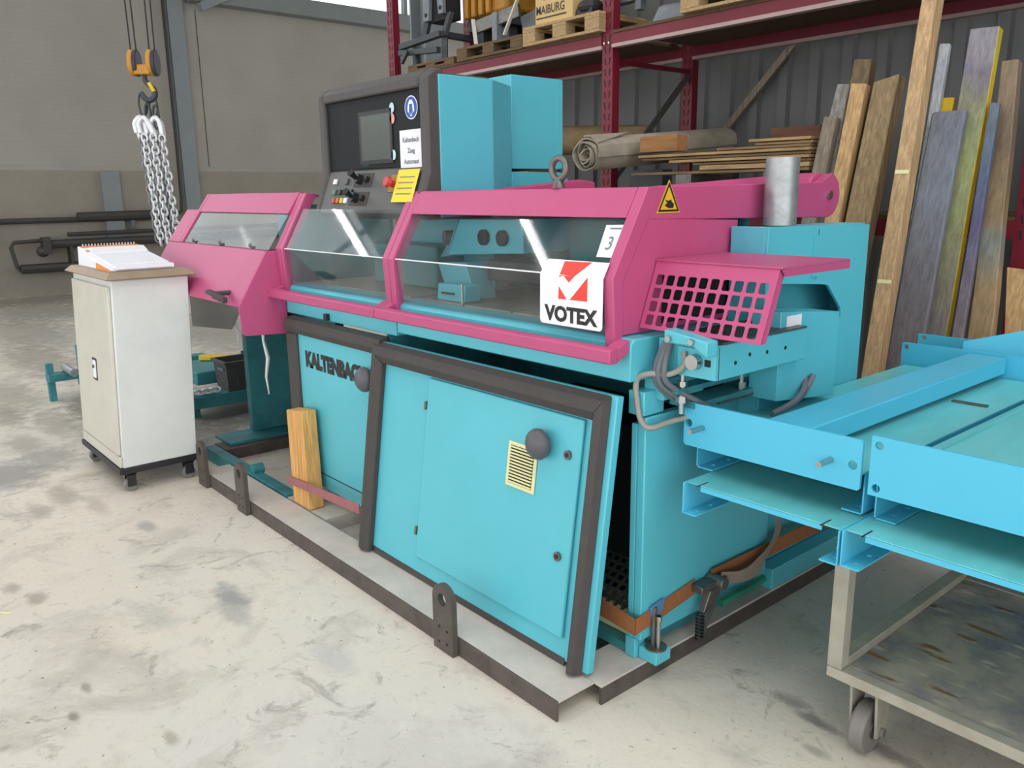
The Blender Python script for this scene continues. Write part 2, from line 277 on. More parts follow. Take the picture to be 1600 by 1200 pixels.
# ------------------------------------------------------------------ mesh builder
WLOC = {}
class MB:
    def __init__(s): s.v = []; s.f = []
    def add(s, vs, fs):
        k = len(s.v); s.v += [tuple(v) for v in vs]; s.f += [tuple(k+i for i in q) for q in fs]; return s
    def box(s, x0, x1, y0, y1, z0, z1):
        return s.hexa([(x0,y0,z0),(x1,y0,z0),(x1,y1,z0),(x0,y1,z0)], [(x0,y0,z1),(x1,y0,z1),(x1,y1,z1),(x0,y1,z1)])
    def hexa(s, a, b):
        n = len(a)
        return s.add(list(a)+list(b), [tuple(range(n))[::-1], tuple(range(n,2*n))] + [(i,(i+1)%n,(i+1)%n+n,i+n) for i in range(n)])
    def prism(s, poly, d, axis):
        """poly: 2-D outline; extruded between d[0] and d[1] along axis"""
        def p(q, t): return {'x':(t,q[0],q[1]), 'y':(q[0],t,q[1]), 'z':(q[0],q[1],t)}[axis]
        return s.hexa([p(q,d[0]) for q in poly], [p(q,d[1]) for q in poly])
    def beam(s, a, b, w, h, up=(0,0,1)):
        a = Vector(a); b = Vector(b); d = (b-a).normalized(); up = Vector(up)
        sd = d.cross(up)
        if sd.length < 1e-4: sd = d.cross(Vector((0,1,0)))
        sd.normalize(); upv = sd.cross(d)
        q = [sd*(w/2)*i + upv*(h/2)*j for i, j in ((-1,-1),(1,-1),(1,1),(-1,1))]
        return s.hexa([a+k for k in q], [b+k for k in q])
    def tube(s, pts, rad, n=10, closed=False, cap=True):
        pts = [Vector(p) for p in pts]; N = len(pts); rings = []; nrm = None
        for i, p in enumerate(pts):
            if closed: t = pts[(i+1)%N]-pts[i-1]
            else: t = pts[min(i+1,N-1)]-pts[max(i-1,0)]
            t.normalize()
            if nrm is None:
                nrm = t.orthogonal().normalized()
            else:
                nrm = (nrm - t*nrm.dot(t)); nrm = nrm.normalized() if nrm.length > 1e-6 else t.orthogonal().normalized()
            bi = t.cross(nrm); rr = rad[i] if isinstance(rad,(list,tuple)) else rad
            rings.append([p + (nrm*math.cos(2*math.pi*k/n) + bi*math.sin(2*math.pi*k/n))*rr for k in range(n)])
        vs = [q for rg in rings for q in rg]; fs = []
        for i in range(N if closed else N-1):
            j = (i+1)%N
            for k in range(n): fs.append((i*n+k, i*n+(k+1)%n, j*n+(k+1)%n, j*n+k))
        if cap and not closed: fs += [tuple(range(n))[::-1], tuple((N-1)*n+k for k in range(n))]
        return s.add(vs, fs)
    def cyl(s, a, b, r0, r1=None, n=16): return s.tube([a,b], [r0, r0 if r1 is None else r1], n)
    def ball(s, c, rx, ry, rz, n=14, m=8):
        vs = []; fs = []
        for i in range(1, m):
            th = math.pi*i/m
            for k in range(n):
                ph = 2*math.pi*k/n; vs.append((c[0]+rx*math.sin(th)*math.cos(ph), c[1]+ry*math.sin(th)*math.sin(ph), c[2]+rz*math.cos(th)))
        for i in range(m-2):
            for k in range(n): fs.append((i*n+k, (i+1)*n+k, (i+1)*n+(k+1)%n, i*n+(k+1)%n))
        t = len(vs); vs += [(c[0],c[1],c[2]+rz),(c[0],c[1],c[2]-rz)]
        for k in range(n): fs.append((t, k, (k+1)%n)); fs.append((t+1, (m-2)*n+(k+1)%n, (m-2)*n+k))
        return s.add(vs, fs)
    def build(s, name, m, parent=None, bev=0., smooth=False, mods=None, **props):
        vs = [Vector(v) for v in s.v]
        lo = Vector((min(v[i] for v in vs) for i in range(3))); hi = Vector((max(v[i] for v in vs) for i in range(3)))
        org = Vector(((lo.x+hi.x)/2, (lo.y+hi.y)/2, lo.z))
        me = bpy.data.meshes.new(name); me.from_pydata([v-org for v in vs], [], s.f); me.validate()
        bm = bmesh.new(); bm.from_mesh(me); bmesh.ops.recalc_face_normals(bm, faces=bm.faces); bm.to_mesh(me); bm.free()
        mm = m if isinstance(m, (list,tuple)) else [m]
        for k in mm: me.materials.append(k)
        o = bpy.data.objects.new(name, me); COL.objects.link(o)
        for p in me.polygons: p.use_smooth = True
        me.set_sharp_from_angle(angle=R(80 if smooth else 32))
        if bev:
            b = o.modifiers.new('bevel','BEVEL'); b.width = bev; b.segments = 2; b.limit_method = 'ANGLE'; b.angle_limit = R(35)
        place(o, org, parent)
        for k, v in props.items(): o[k] = v
        return o
def place(o, org, parent):
    WLOC[o.name] = Vector(org)
    if parent: o.parent = parent; o.location = Vector(org) - WLOC[parent.name]
    else: o.location = org
def tag(o, label, cat, group=None, kind=None):
    if label: o['label'] = label
    if cat: o['category'] = cat
    if group: o['group'] = group
    if kind: o['kind'] = kind
    return o
def thing(name, loc, label, cat, group=None):
    o = bpy.data.objects.new(name, None); COL.objects.link(o); o.empty_display_size = .1
    place(o, Vector(loc), None); return tag(o, label, cat, group)
def struct(o): o['kind'] = 'structure'; return o
def B(name, m, parent, x0,x1,y0,y1,z0,z1, bev=0., **p): return MB().box(x0,x1,y0,y1,z0,z1).build(name, m, parent, bev, **p)
def copy_tree(o, off, parent=None):
    c = o.copy(); COL.objects.link(c)
    if parent is None: c.location = Vector(o.location)+Vector(off)
    else: c.parent = parent
    for ch in list(o.children): copy_tree(ch, off, c)
    WLOC[c.name] = WLOC[o.name]+Vector(off)
    return c
def plate(name, m, parent, org, X, Y, poly, t, bev=0., **p):
    """flat outline given in a local frame (X right, Y up along the face), thickness t behind the face"""
    org = Vector(org); X = Vector(X).normalized(); Y = Vector(Y).normalized(); N = X.cross(Y)
    a = [org + X*q[0] + Y*q[1] for q in poly]
    return MB().hexa([k - N*t for k in a], a).build(name, m, parent, bev, **p)
def rect(w, h, cx=0, cy=0): return [(cx-w/2,cy-h/2),(cx+w/2,cy-h/2),(cx+w/2,cy+h/2),(cx-w/2,cy+h/2)]
def disc(rr, cx=0, cy=0, n=20, ry=None): return [(cx+rr*math.cos(2*math.pi*k/n), cy+(ry or rr)*math.sin(2*math.pi*k/n)) for k in range(n)]
def rrect(w, h, rr, cx=0, cy=0, n=4):
    out = []
    for sx, sy, a0 in ((1,-1,-90),(1,1,0),(-1,1,90),(-1,-1,180)):
        for k in range(n+1):
            a = R(a0 + 90*k/n); out.append((cx+sx*(w/2-rr)+rr*math.cos(a), cy+sy*(h/2-rr)+rr*math.sin(a)))
    return out
def text(name, body, size, org, X, Y, m, parent, bold=0., width=None, align='LEFT', spacing=1.):
    cu = bpy.data.curves.new('tmp','FONT'); cu.body = body; cu.size = size; cu.offset = bold; cu.align_x = align; cu.space_character = spacing; cu.resolution_u = 3
    t = bpy.data.objects.new('tmp', cu); COL.objects.link(t)
    bpy.context.view_layer.update()
    dg = bpy.context.evaluated_depsgraph_get(); me = bpy.data.meshes.new_from_object(t.evaluated_get(dg))
    bpy.data.objects.remove(t); bpy.data.curves.remove(cu)
    xs = [v.co.x for v in me.vertices]; sx = 1.
    if width: sx = width/(max(xs)-min(xs))
    X = Vector(X).normalized(); Y = Vector(Y).normalized(); N = X.cross(Y); org = Vector(org)
    for v in me.vertices: v.co = X*(v.co.x*sx) + Y*v.co.y + N*.0008
    me.name = name; me.materials.append(m); o = bpy.data.objects.new(name, me); COL.objects.link(o); place(o, org, parent); return o
def hollow(name, m, parent, poly_out, holes, t, org, X, Y, bev=0., **p):
    """plate with rectangular holes on a grid cut out: builds the strips around holes through bmesh fill"""
    org = Vector(org); X = Vector(X).normalized(); Y = Vector(Y).normalized(); N = X.cross(Y)
    bm = bmesh.new(); edges = []
    for loop in [poly_out]+holes:
        vs = [bm.verts.new(org + X*q[0] + Y*q[1]) for q in loop]
        for i in range(len(vs)): edges.append(bm.edges.new((vs[i], vs[(i+1)%len(vs)])))
    bmesh.ops.triangle_fill(bm, use_beauty=True, use_dissolve=False, edges=edges)
    fs = list(bm.faces)
    ret = bmesh.ops.extrude_face_region(bm, geom=fs)
    for e in ret['geom']:
        if isinstance(e, bmesh.types.BMVert): e.co -= N*t
    bmesh.ops.recalc_face_normals(bm, faces=bm.faces)
    b = MB(); bm.verts.index_update(); b.v = [tuple(v.co) for v in bm.verts]; b.f = [tuple(v.index for v in fc.verts) for fc in bm.faces]; bm.free()
    return b.build(name, m, parent, bev, **p)

# ------------------------------------------------------------------ the setting
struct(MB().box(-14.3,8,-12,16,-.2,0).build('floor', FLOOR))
wl = struct(MB().box(-14.3,-14,.3,16,2.02,4.92).box(-14.3,-14,-12,.3,2.02,3.3).box(-14.3,-14,.3,4.3,4.92,5.3).box(-14.3,-14,-12,16,7.6,8.2).build('wall_left', BLOCK))
struct(B('baseboard_left', SOCLE, None, -14.3,-13.985,-12,16,0,2.02))
struct(B('trim_1', RAFTER, None, -14.3,-13.72,4.3,16,4.9,5.2, .01))
win = struct(B('window_1', COLGREY, None, -14.2,-14.06,-12,16,7.5,7.6))
for i, (ya, yb, za) in enumerate([(-12,-8,3.3),(-8,-4,3.3),(-4,.3,3.3),(.3,4.2,5.3),(4.3,6.6,5.2),(6.6,9,5.2),(9,12,5.2),(12,16,5.2)]):  # unseen panes before the column start lower to whiten the hood reflections
    B('pane', GLASS, win, -14.14,-14.12,ya+.04,yb-.04,za,7.5)
    B('mullion', COLGREY, win, -14.18,-14.06,yb-.04,yb+.04,za,7.5)
struct(MB().box(-13.985,-13.90,3.95,4.22,0,8).box(-13.985,-13.93,3.93,3.949,0,8).build('trim_2', COLGREY, None, .004))
struct(MB().beam((-13.72,4.45,4.80),(-13.72,5.7,5.42),.18,.14).build('trim_6', COLGREY, None, .004))
struct(B('trim_5', CABLE, None, -13.999,-13.995,4.46,4.472,2.1,4.8))
struct(B('trim_3', COLGREY, None, -13.985,-13.90,2.55,2.85,.3,2.0))
struct(MB().box(-7.02,-6.99,4.32,4.60,0,8).box(-6.75,-6.72,4.32,4.60,0,8).box(-6.99,-6.75,4.45,4.47,0,8).build('trim_4', COLGREY))
# corrugated sheet wall behind the racks
prof = []; x = -5.75
while x < 8:
    prof += [(x,4.34),(x+.145,4.34),(x+.16,4.305),(x+.235,4.305)]; x += .25
prof += [(8.0,4.34)]
wb = MB(); n = len(prof)
wb.add([(p[0],p[1],0) for p in prof]+[(p[0],p[1],8) for p in prof]+[(p[0],4.42,0) for p in prof]+[(p[0],4.42,8) for p in prof],
       [(i,i+1,n+i+1,n+i) for i in range(n-1)]+[(2*n+i+1,2*n+i,3*n+i,3*n+i+1) for i in range(n-1)]+[(0,n,3*n,2*n),(n-1,2*n-1,4*n-1,3*n-1)])
struct(wb.build('wall_back', CORR))
# unseen roof, front and right walls; their openings are shaped to light machine and cart
ce = MB().box(-14.3,-.5,1.6,16,8,8.2).box(-.5,8,2.8,16,8,8.2).box(-14.3,-.5,-12,-1.6,8,8.2).box(-.5,8,-12,-3.5,8,8.2)
for xa, xb in ((-14.3,-10.0),(-6.5,-4.5),(-1.5,-.5)): ce.box(xa,xb,-1.6,1.6,8,8.2)
struct(ce.build('ceiling', CEIL))
struct(MB().box(-14.3,8,-12.2,-12,6.6,8.2).build('wall_front', CEIL))
struct(MB().box(8,8.2,-12,16,7.0,8.2).box(8,8.2,1.8,16,0,7.0).build('wall_right', CEIL))
def tube_light(x, y, label):
    t = thing('tube_light', (x,y,6.4), label, 'lamp')
    B('housing', WHITEP, t, x-.05,x+.05,y-1.3,y+1.3,6.41,6.47)
    MB().cyl((x,y-1.25,6.36),(x,y+1.25,6.36),.035).build('tube', TUBE, t)
    for s in (-1,1): MB().cyl((x,y+s*.9,6.47),(x,y+s*.9,8.0),.008,n=6).build('hanger', CABLE, t)
    la = bpy.data.lights.new('lamp','AREA'); la.shape = 'RECTANGLE'; la.size = .05; la.size_y = 2.5; la.energy = 45; la.color = (1,.97,.93)
    lo = bpy.data.objects.new('lamp_glow', la); COL.objects.link(lo); place(lo, (x,y,6.31), t)
for x, y, lab in ((-12.4,-3.2,'tube light hung nearest the grey block wall'),(-7.2,-3.3,'tube light hung over the aisle left of the machine'),(-2.0,-3.3,'tube light hung over the aisle before the machine'),(2.6,-3.3,'tube light hung over the aisle by the cart')):
    tube_light(x, y, 'fluorescent '+lab)

# wall pipes on the left wall
pp = thing('wall_pipe', (-13.9,1.0,1.2), 'long dark pipe run clamped high along the grey block wall', 'pipe')
MB().cyl((-13.9,-9,1.2),(-13.9,3.7,1.22),.045,n=8).build('pipe', PIPEB, pp)
MB().cyl((-13.86,2.1,1.26),(-13.86,3.7,1.28),.075,n=8).build('sleeve', PIPEB, pp)
MB().tube([(-13.88,3.7,1.24),(-13.88,3.84,1.32),(-13.88,3.86,1.6),(-13.88,3.87,2.5),(-13.88,3.88,7)],.03,8).build('riser', CABLE, pp)
MB().hexa([(-13.98,2.95,1.18),(-13.8,2.95,1.18),(-13.98,2.95,.95)],[(-13.98,3.0,1.18),(-13.8,3.0,1.18),(-13.98,3.0,.95)]).build('bracket', COLGREY, pp)
pp = thing('wall_radiator_pipe', (-13.8,2.5,.4), 'looped black heating pipes with valve low on the block wall', 'pipe')
MB().cyl((-13.8,1.5,.83),(-13.8,6,.86),.07,n=8).build('pipe', PIPEB, pp)
MB().cyl((-13.8,1.15,.45),(-13.8,6,.47),.075,n=8).build('pipe', PIPEB, pp)
MB().cyl((-13.8,1.9,.98),(-13.8,6,1.02),.035,n=8).build('pipe', PIPEB, pp)
MB().tube([(-13.8,1.55,.9),(-13.8,1.1,.88),(-13.8,1.05,.8),(-13.8,1.1,.5),(-13.8,1.15,.42)],.03,8).build('loop', PIPEB, pp)
MB().box(-13.9,-13.7,1.5,1.62,.68,.95).ball((-13.8,1.5,.72),.09,.1,.09,8,6).build('valve', PIPEB, pp)
for y in (1.9,4.5): B('bracket', PIPEB, pp, -13.99,-13.75,y,y+.04,.4,.9)

# ------------------------------------------------------------------ skid under the machine
sk = thing('transport_skid', (-1.4,.6,0), 'low dark steel skid frame with lifting lugs under the teal machine', 'skid')
SZ = .068
MB().box(-2.87,0,0,.008,0,SZ).build('front_channel', BLACKSTEEL, sk, .002)
MB().box(-2.87,0,.0085,.16,SZ-.008,SZ).build('channel_flange', SKIDTOP, sk, .001)
B('channel_web', BLACKSTEEL, sk, -2.87,-.12,.15,.158,0,SZ-.009)
MB().box(.02,.03,.162,2.0,0,SZ-.009).box(-.12,-.112,.162,2.0,0,SZ-.009).build('end_channel', BLACKSTEEL, sk)
B('end_flange', SKIDTOP, sk, -.12,.03,.162,2.0,SZ-.008,SZ)
for x0, x1, m in ((-3.32,-3.14,BLACKSTEEL),(-2.15,-1.75,SKIDTOP),(-1.4,-1.2,BLACKSTEEL)):
    MB().box(x0,x1,.17 if x0>-3 else .25,2.0,SZ-.01,SZ).box(x0,x0+.01,.17 if x0>-3 else .25,2.0,0,SZ-.01).box(x1-.01,x1,.17 if x0>-3 else .25,2.0,0,SZ-.01).build('cross_channel', m, sk)
B('rear_channel', BLACKSTEEL, sk, -3.32,-.13,2.01,2.14,0,SZ)
MB().box(-3.28,-2.16,.17,.20,.0,.075).box(-3.28,-2.16,.20,.235,.065,.075).build('teal_rail', TEALD, sk, .002, label='worn teal angle rail')
MB().cyl((-2.62,.19,.09),(-2.62,.25,.09),.03).build('rail_eye', TEALD, sk)
def lug(x, w, h, parent):
    pts = [(-w/2,0),(w/2,0)] + [(w/2*math.cos(R(a)), h-w/2+w/2*math.sin(R(a))) for a in range(0,181,15)]
    hollow('lug', BLACKSTEEL, parent, pts, [disc(.024,0,h-w/2,14)]+[disc(.006,dx,dz,8) for dx,dz in ((-.024,.03),(.022,.035),(-.02,.09),(.024,.085))], .022, (x,-.024,.001), (1,0,0), (0,0,1))
lug(-.545,.112,.252,sk); lug(-2.27,.112,.262,sk); lug(-2.80,.112,.255,sk)

# ------------------------------------------------------------------ sawing machine
mc = thing('sawing_machine', (-1.1,.7,SZ), 'large teal sawing machine with magenta hood and grey control console', 'machine')
BY = .30                                             # front plane of the body
# base: open at the front right, the side panel closes the right end
sp = MB().box(-.012,.02,.352,1.065,.14,.885).build('side_panel', TEAL, mc, .004)
MB().box(-.035,-.013,.352,.38,.14,.86).build('panel_flange', TEAL, mc, .002)
B('post', TEAL, mc, -.045,.018,.345,.44,.89,.965, .004)
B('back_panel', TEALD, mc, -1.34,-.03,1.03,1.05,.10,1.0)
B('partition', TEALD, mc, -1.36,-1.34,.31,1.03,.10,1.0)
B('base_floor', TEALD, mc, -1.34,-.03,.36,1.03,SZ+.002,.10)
B('gearbox', DARK, mc, -.9,-.2,.6,.98,.101,.75, .02)
hollow('grating', STEELD, mc, rect(.30,.24), [rect(.022,.02,-.13+.035*i,-.1+.033*j) for i in range(8) for j in range(7)], .004, (-.20,.5,.20), (1,0,0), (0,.85,.52))
B('filler_block', CREAM, mc, -.30,-.04,.40,.52,.102,.16, .004)
B('rear_base', TEAL, mc, -1.3,-.04,1.08,1.85,.10,.74, .004)
MB().box(-.035,.03,1.10,1.9,SZ+.001,.15).build('rear_foot', TEAL, mc, .003)
ft = MB().box(.0,.075,.367,.44,SZ+.001,.112).box(-.045,-.002,.352,.40,SZ+.001,.138).build('foot', TEAL, mc, .003)
MB().cyl((.035,.40,.1125),(.035,.40,.25),.009).build('jack_bolt', STEELD, ft)
MB().cyl((.058,.395,.1125),(.058,.395,.23),.007).cyl((.058,.395,.215),(.058,.395,.23),.011,n=6).build('jack_bolt', STEEL, ft)
MB().cyl((.045,.40,.1122),(.045,.40,.118),.036).build('washer', STEELD, ft)
# body above the base
def body(x0, x1, z0):
    MB().prism([(BY,z0),(BY,1.112),(BY+.016,1.128),(.98,1.128),(.98,z0+.05),(.40,z0)], (x0,x1), 'x').build('body', TEAL, mc, .004)
body(-2.27,-1.268,.985); body(-1.26,0,1.0)
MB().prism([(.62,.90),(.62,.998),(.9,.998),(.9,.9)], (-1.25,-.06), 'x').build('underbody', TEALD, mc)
for k in range(4): B('bed', BEDM, mc, -1.22+.287*k,-1.22+.287*k+.275,.40,.97,1.129,1.137)
B('bed', BEDM, mc, -2.2,-1.30,.40,.97,1.129,1.137)
# inner workings seen through the hood panes
MB().prism([(-1.083,1.455),(-.70,1.46),(-.70,1.335),(-.80,1.33),(-1.167,1.31)], (.50,.74), 'y').build('saw_head', TEAL, mc, .004)
MB().hexa([(-1.09,.495,1.455),(-1.172,.495,1.305),(-1.36,.60,1.285),(-1.215,.60,1.45)],[(-1.09,.72,1.455),(-1.172,.72,1.305),(-1.36,.72,1.285),(-1.215,.72,1.45)]).build('saw_head', TEAL, mc, .003)
for x in (-.922,-.811): MB().cyl((x,.485,1.388),(x,.4995,1.388),.030).build('bore', DARK, mc)
MB().cyl((-1.19,.50,1.378),(-1.175,.54,1.378),.030).build('dial', STEELD, mc)
MB().prism([(-1.25,1.275),(-1.06,1.285),(-1.00,1.138),(-1.176,1.138)], (.505,.62), 'y').build('jaw_column', TEAL, mc, .004)
MB().prism([(-1.14,1.138),(-.96,1.138),(-.95,1.205),(-1.13,1.205)], (.42,.50), 'y').build('vise_jaw', TEAL, mc, .004)
MB().box(-1.10,-1.02,.412,.4195,1.165,1.172).build('jaw_slot', DARK, mc)
MB().cyl((-.945,.40,1.138),(-.945,.40,1.215),.005).build('stop_pin', STEEL, mc)
B('roller_guard', BLACK, mc, -.98,-.62,.55,.70,1.215,1.30, .01)
B('drum', BLACK, mc, -.60,-.14,.62,.80,1.138,1.24, .03)
B('carriage', TEALD, mc, -.69,-.14,.72,.9,1.25,1.46, .01)
MB().tube([(-.66+.06*i,.80,1.49+.01*(i%2)) for i in range(9)],.02,8).build('cable_bundle', HOSE, mc)
B('clamp_block', TEALD, mc, -1.95,-1.42,.62,.9,1.138,1.33, .01)
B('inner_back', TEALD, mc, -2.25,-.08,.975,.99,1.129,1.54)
# left door panel with the lettering
dp = B('door_panel', TEAL, mc, -2.115,-1.33,.272,.30,.15,.915, .003)
MB().prism([(.258,.90),(.245,.93),(.255,.968),(.30,.978),(.30,.90)], (-2.215,-1.33), 'x').build('door_trim', BLACKTRIM, dp, .004)
MB().box(-2.215,-2.11,.255,.30,.15,.899).build('door_trim', BLACKTRIM, dp, .01)
MB().box(-2.09,-1.36,.270,.2718,.222,.226).build('seam', DARK, dp)
text('lettering', 'KALTENBACH', .098, (-2.045,.2715,.752), (1,0,0), (0,0,1), INK, dp, bold=.0075, width=.565)
MB().ball((-1.437,.235,.785),.055,.036,.055).build('knob', KNOB, dp, smooth=True)
MB().box(-1.86,-1.83,.283,.2995,.990,1.02).build('latch', BLACK, mc)
# ---- hood
KY, KZ, TY, TZ, LY, LZ = .272, 1.303, .420, 1.565, .288, 1.11      # kink line, top line, low line
sl = Vector((0, TY-KY, TZ-KZ)).normalized(); lowd = Vector((0, KY-LY, KZ-LZ)).normalized()
def hood_post(x0, x1):
    t = .035
    p = [(LY,LZ-.03),(KY,KZ),(TY,TZ),(TY+.05,TZ),(TY+.05,TZ-.02),(KY+t+.01,KZ-.012),(LY+t,LZ-.03)]
    return MB().prism(p, (x0,x1), 'x').build('hood_post', PINK, mc, .003)
hood_post(-.090,-.05); hood_post(-1.264,-1.228); hood_post(-1.306,-1.268); hood_post(-2.252,-2.218); hood_post(-2.29,-2.256)
def strip(x0, x1, s0=.198, s1=.300):
    a = Vector((0,KY,KZ))
    p = [a+sl*s0, a+sl*s1, a+sl*s1+Vector((0,.03,0)), a+sl*s0+Vector((0,.03,0))]
    return MB().prism([(q.y-.002,q.z) for q in p], (x0,x1), 'x').build('hood_strip', PINK, mc, .003)
strip(-1.227,-.091)
def panes(x0, x1):
    a = Vector((0,KY+.012,KZ)); b = a+sl*.215; c = Vector((0,LY+.014,LZ+.015))
    w = MB().prism([(a.y,a.z),(b.y,b.z),(b.y+.006,b.z-.004),(a.y+.006,a.z)], (x0,x1), 'x').build('hood_window', PLEXI, mc)
    MB().prism([(c.y,c.z),(a.y,a.z-.001),(a.y+.006,a.z-.001),(c.y+.006,c.z)], (x0,x1), 'x').build('hood_window', PLEXI, mc)
    MB().box(x0,x1,a.y-.001,a.y+.007,a.z-.002,a.z+.002).build('window_fold', WHITEP, w)
panes(-1.227,-.091); panes(-2.217,-1.307)
# handle rails in front of the hood
for x0, x1 in ((-2.30,-1.302),(-1.296,-.005)):
    rl = MB().prism([(.215,1.068),(.215,1.104),(.228,1.110),(.25,1.110),(.25,1.064),(.222,1.064)], (x0,x1), 'x').build('hood_rail', PINK, mc, .003)
    for x in (x0, x1-.045): MB().prism([(.251,1.068),(.251,1.109),(.299,1.128),(.299,1.09)], (x,x+.045), 'x').build('rail_end', PINK, rl, .002)
# right cheek, arm, hinge
MB().prism([(LY+.03,1.132),(KY+.03,KZ),(TY-.01,TZ-.03),(TY+.02,1.474),(.885,1.456),(.885,1.132)], (-.062,-.053), 'x').build('hood_cheek', PINK, mc, .002)
B('outlet_shade_sheet', DARK, mc, -.0529,-.0515,.50,.86,1.150,1.325)  # flat dark sheet painted for the shade inside the outlet
hx = [(TY-.02,TZ-.035),(TY+.008,TZ),(1.40,1.577)] + [(1.455+.082*math.cos(R(a)),1.53+.082*math.sin(R(a))) for a in range(75,-91,-15)] + [(TY+.02,1.470)]
MB().prism(hx, (-.090,-.0505), 'x').build('hood_arm', PINK, mc, .003)
MB().hexa([(-.091,TY+.02,TZ-.004),(-.125,TY+.03,TZ-.002),(-.125,1.42,1.612),(-.091,1.42,1.577)],[(-.091,TY+.02,TZ-.04),(-.125,TY+.03,TZ-.04),(-.125,1.42,1.50),(-.091,1.42,1.50)]).build('arm_chamfer', PINK, mc)
MB().hexa([(-1.20,TY+.03,TZ-.03),(-.126,TY+.03,TZ-.03),(-.126,1.40,1.53),(-1.20,1.40,1.53)],[(-1.20,TY+.03,TZ-.01),(-.126,TY+.03,TZ-.01),(-.126,1.40,1.552),(-1.20,1.40,1.552)]).build('hood_roof', PINK, mc)
MB().cyl((-.20,1.455,1.53),(-.0905,1.455,1.53),.082,n=24).build('hinge_tube', PINK, mc, .003)
MB().prism([(TY+.05,TZ-.02),(1.30,1.61),(1.40,1.60),(1.40,1.50),(TY+.05,1.50)], (-1.24,-1.202), 'x').build('hood_arm', PINK, mc, .008)
MB().cyl((-.050,1.455,1.53),(-.040,1.455,1.53),.016,n=10).build('hinge_pin', STEEL, mc)
eb = MB().tube([(-.44+.034*math.cos(R(a)), .43, 1.628+.034*math.sin(R(a))) for a in range(0,360,18)], .011, 8, closed=True).build('eye_bolt', STEELD, mc, smooth=True)
MB().cyl((-.44,.43,1.567),(-.44,.43,1.597),.022,.012).build('eye_base', STEELD, eb)
# signs on hood
tri = plate('warning_sign', YELLOW, mc, (-.0485,.515,1.487), (0,1,0), (0,0,1), [(-.055,0),(.055,0),(0,.098)], .0015)
hollow('sign_border', INK, tri, [(-.050,.004),(.050,.004),(0,.092)], [[(-.040,.010),(.040,.010),(0,.079)]], .0008, (-.0478,.515,1.487), (0,1,0), (0,0,1))
plate('sign_symbol', INK, tri, (-.0476,.515,1.487), (0,1,0), (0,0,1), [(-.020,.022),(.0,.014),(.022,.015),(.024,.026),(.012,.034),(.010,.040),(-.002,.036),(-.018,.040),(-.008,.030)], .0006)
tag_o = Vector((-.120,KY+.008,KZ)) + sl*.121
tp = plate('price_tag', PAPER, mc, tag_o, (1,0,0), sl, [(-.036,-.054),(.041,-.053),(.039,.055),(-.044,.052)], .001)
text('number', '3', .062, tag_o + Vector((-.016,-.001,.0005)) - sl*.030, (1,0,.10), sl, INKG, tp)
MB().hexa(*[[tag_o + Vector((-.022+dx,-.0008-d,.0005+d)) + sl*q for dx, q in ((0,.038),(.045,.039),(.045,.044),(0,.043))] for d in (0,.0004)]).build('print_line', INKG, tp)
# bent white VOTEX plate
def VP(x, v, d=0.):   # v: metres up the plate from the fold
    q = Vector((x, KY-.008-d, KZ)); return q + Vector((0,0,v)) if v <= 0 else q + sl*v
vb = MB(); lowp = [(-.352,0)]+[(-.340+.014*math.cos(R(a)),-.142+.014*math.sin(R(a))) for a in (180,210,240,270)]+[(-.094+.012*math.cos(R(a)),-.142+.014*math.sin(R(a))) for a in (270,300,330,360)]+[(-.080,0)]
upp = [(-.080,0),(-.079,.052)]+[(-.334+.014*math.cos(R(a)),.038+.014*math.sin(R(a))) for a in (90,120,150,180)]+[(-.352,0)]
for pl__ in (lowp, upp): vb.hexa([VP(*q,-.0012) for q in pl__], [VP(*q) for q in pl__])
vp = vb.build('votex_plate', WHITEP, mc, label='bent white plate with red emblem and black lettering')
def vpoly(pts):
    return [VP(*q,.0002) for q in pts], [VP(*q,.0010) for q in pts]
em = MB()
for pts in ([(-.2637,.0478),(-.1472,.0503),(-.199,.0),(-.2634,.0029)], [(-.2634,0),(-.199,0),(-.2225,-.0198),(-.2462,.0),(-.2649,-.0061)][:3]+[(-.2445,-.001),(-.2560,-.003),(-.2649,-.0061)], [(-.266,-.0348),(-.2327,-.0723),(-.2691,-.0739)], [(-.1431,.0),(-.1444,-.0717),(-.2181,-.0724)]):
    em.hexa(*vpoly(pts))
em.build('emblem', REDPRINT, vp)
text('lettering', 'VOTEX', .064, (-.327,KY-.0085,KZ-.1415), (1,0,0), (0,0,1), INK, vp, bold=.0030, width=.232)
# ---- left infeed hood
HX0, HX1 = -3.70, -2.295
NY, NZ, FY, FZ = .06, 1.03, .225, 1.292
MB().prism([(NY,NZ),(FY,FZ),(FY+.02,FZ),(NY+.02,NZ)], (HX0,HX1-.004), 'x').build('infeed_front', PINK, mc, .003)
s2 = Vector((0, .42-FY, 1.568-FZ)).normalized()
MB().prism([(FY,FZ+.002),(FY+s2.y*.23,FZ+s2.z*.23),(FY+s2.y*.23+.02,FZ+s2.z*.23),(FY+.02,FZ+.002)], (HX0,-3.51), 'x').build('infeed_wing', PINK, mc, .002)
MB().prism([(FY,FZ+.002),(.42,1.572),(.44,1.572),(FY+.02,FZ+.002)], (-3.505,-3.47), 'x').build('hood_post', PINK, mc, .002)
MB().prism([(FY+s2.y*.215,FZ+s2.z*.215),(.42,1.57),(.44,1.57),(FY+s2.y*.215+.02,FZ+s2.z*.215)], (-3.469,-2.291), 'x').build('hood_strip', PINK, mc, .003)
MB().prism([(FY+.008+s2.y*.004,FZ+s2.z*.004),(FY+.008+s2.y*.225,FZ+s2.z*.225),(FY+.014+s2.y*.225,FZ+s2.z*.225),(FY+.014,FZ+.002)], (-3.469,-2.292), 'x').build('hood_window', PLEXI, mc)
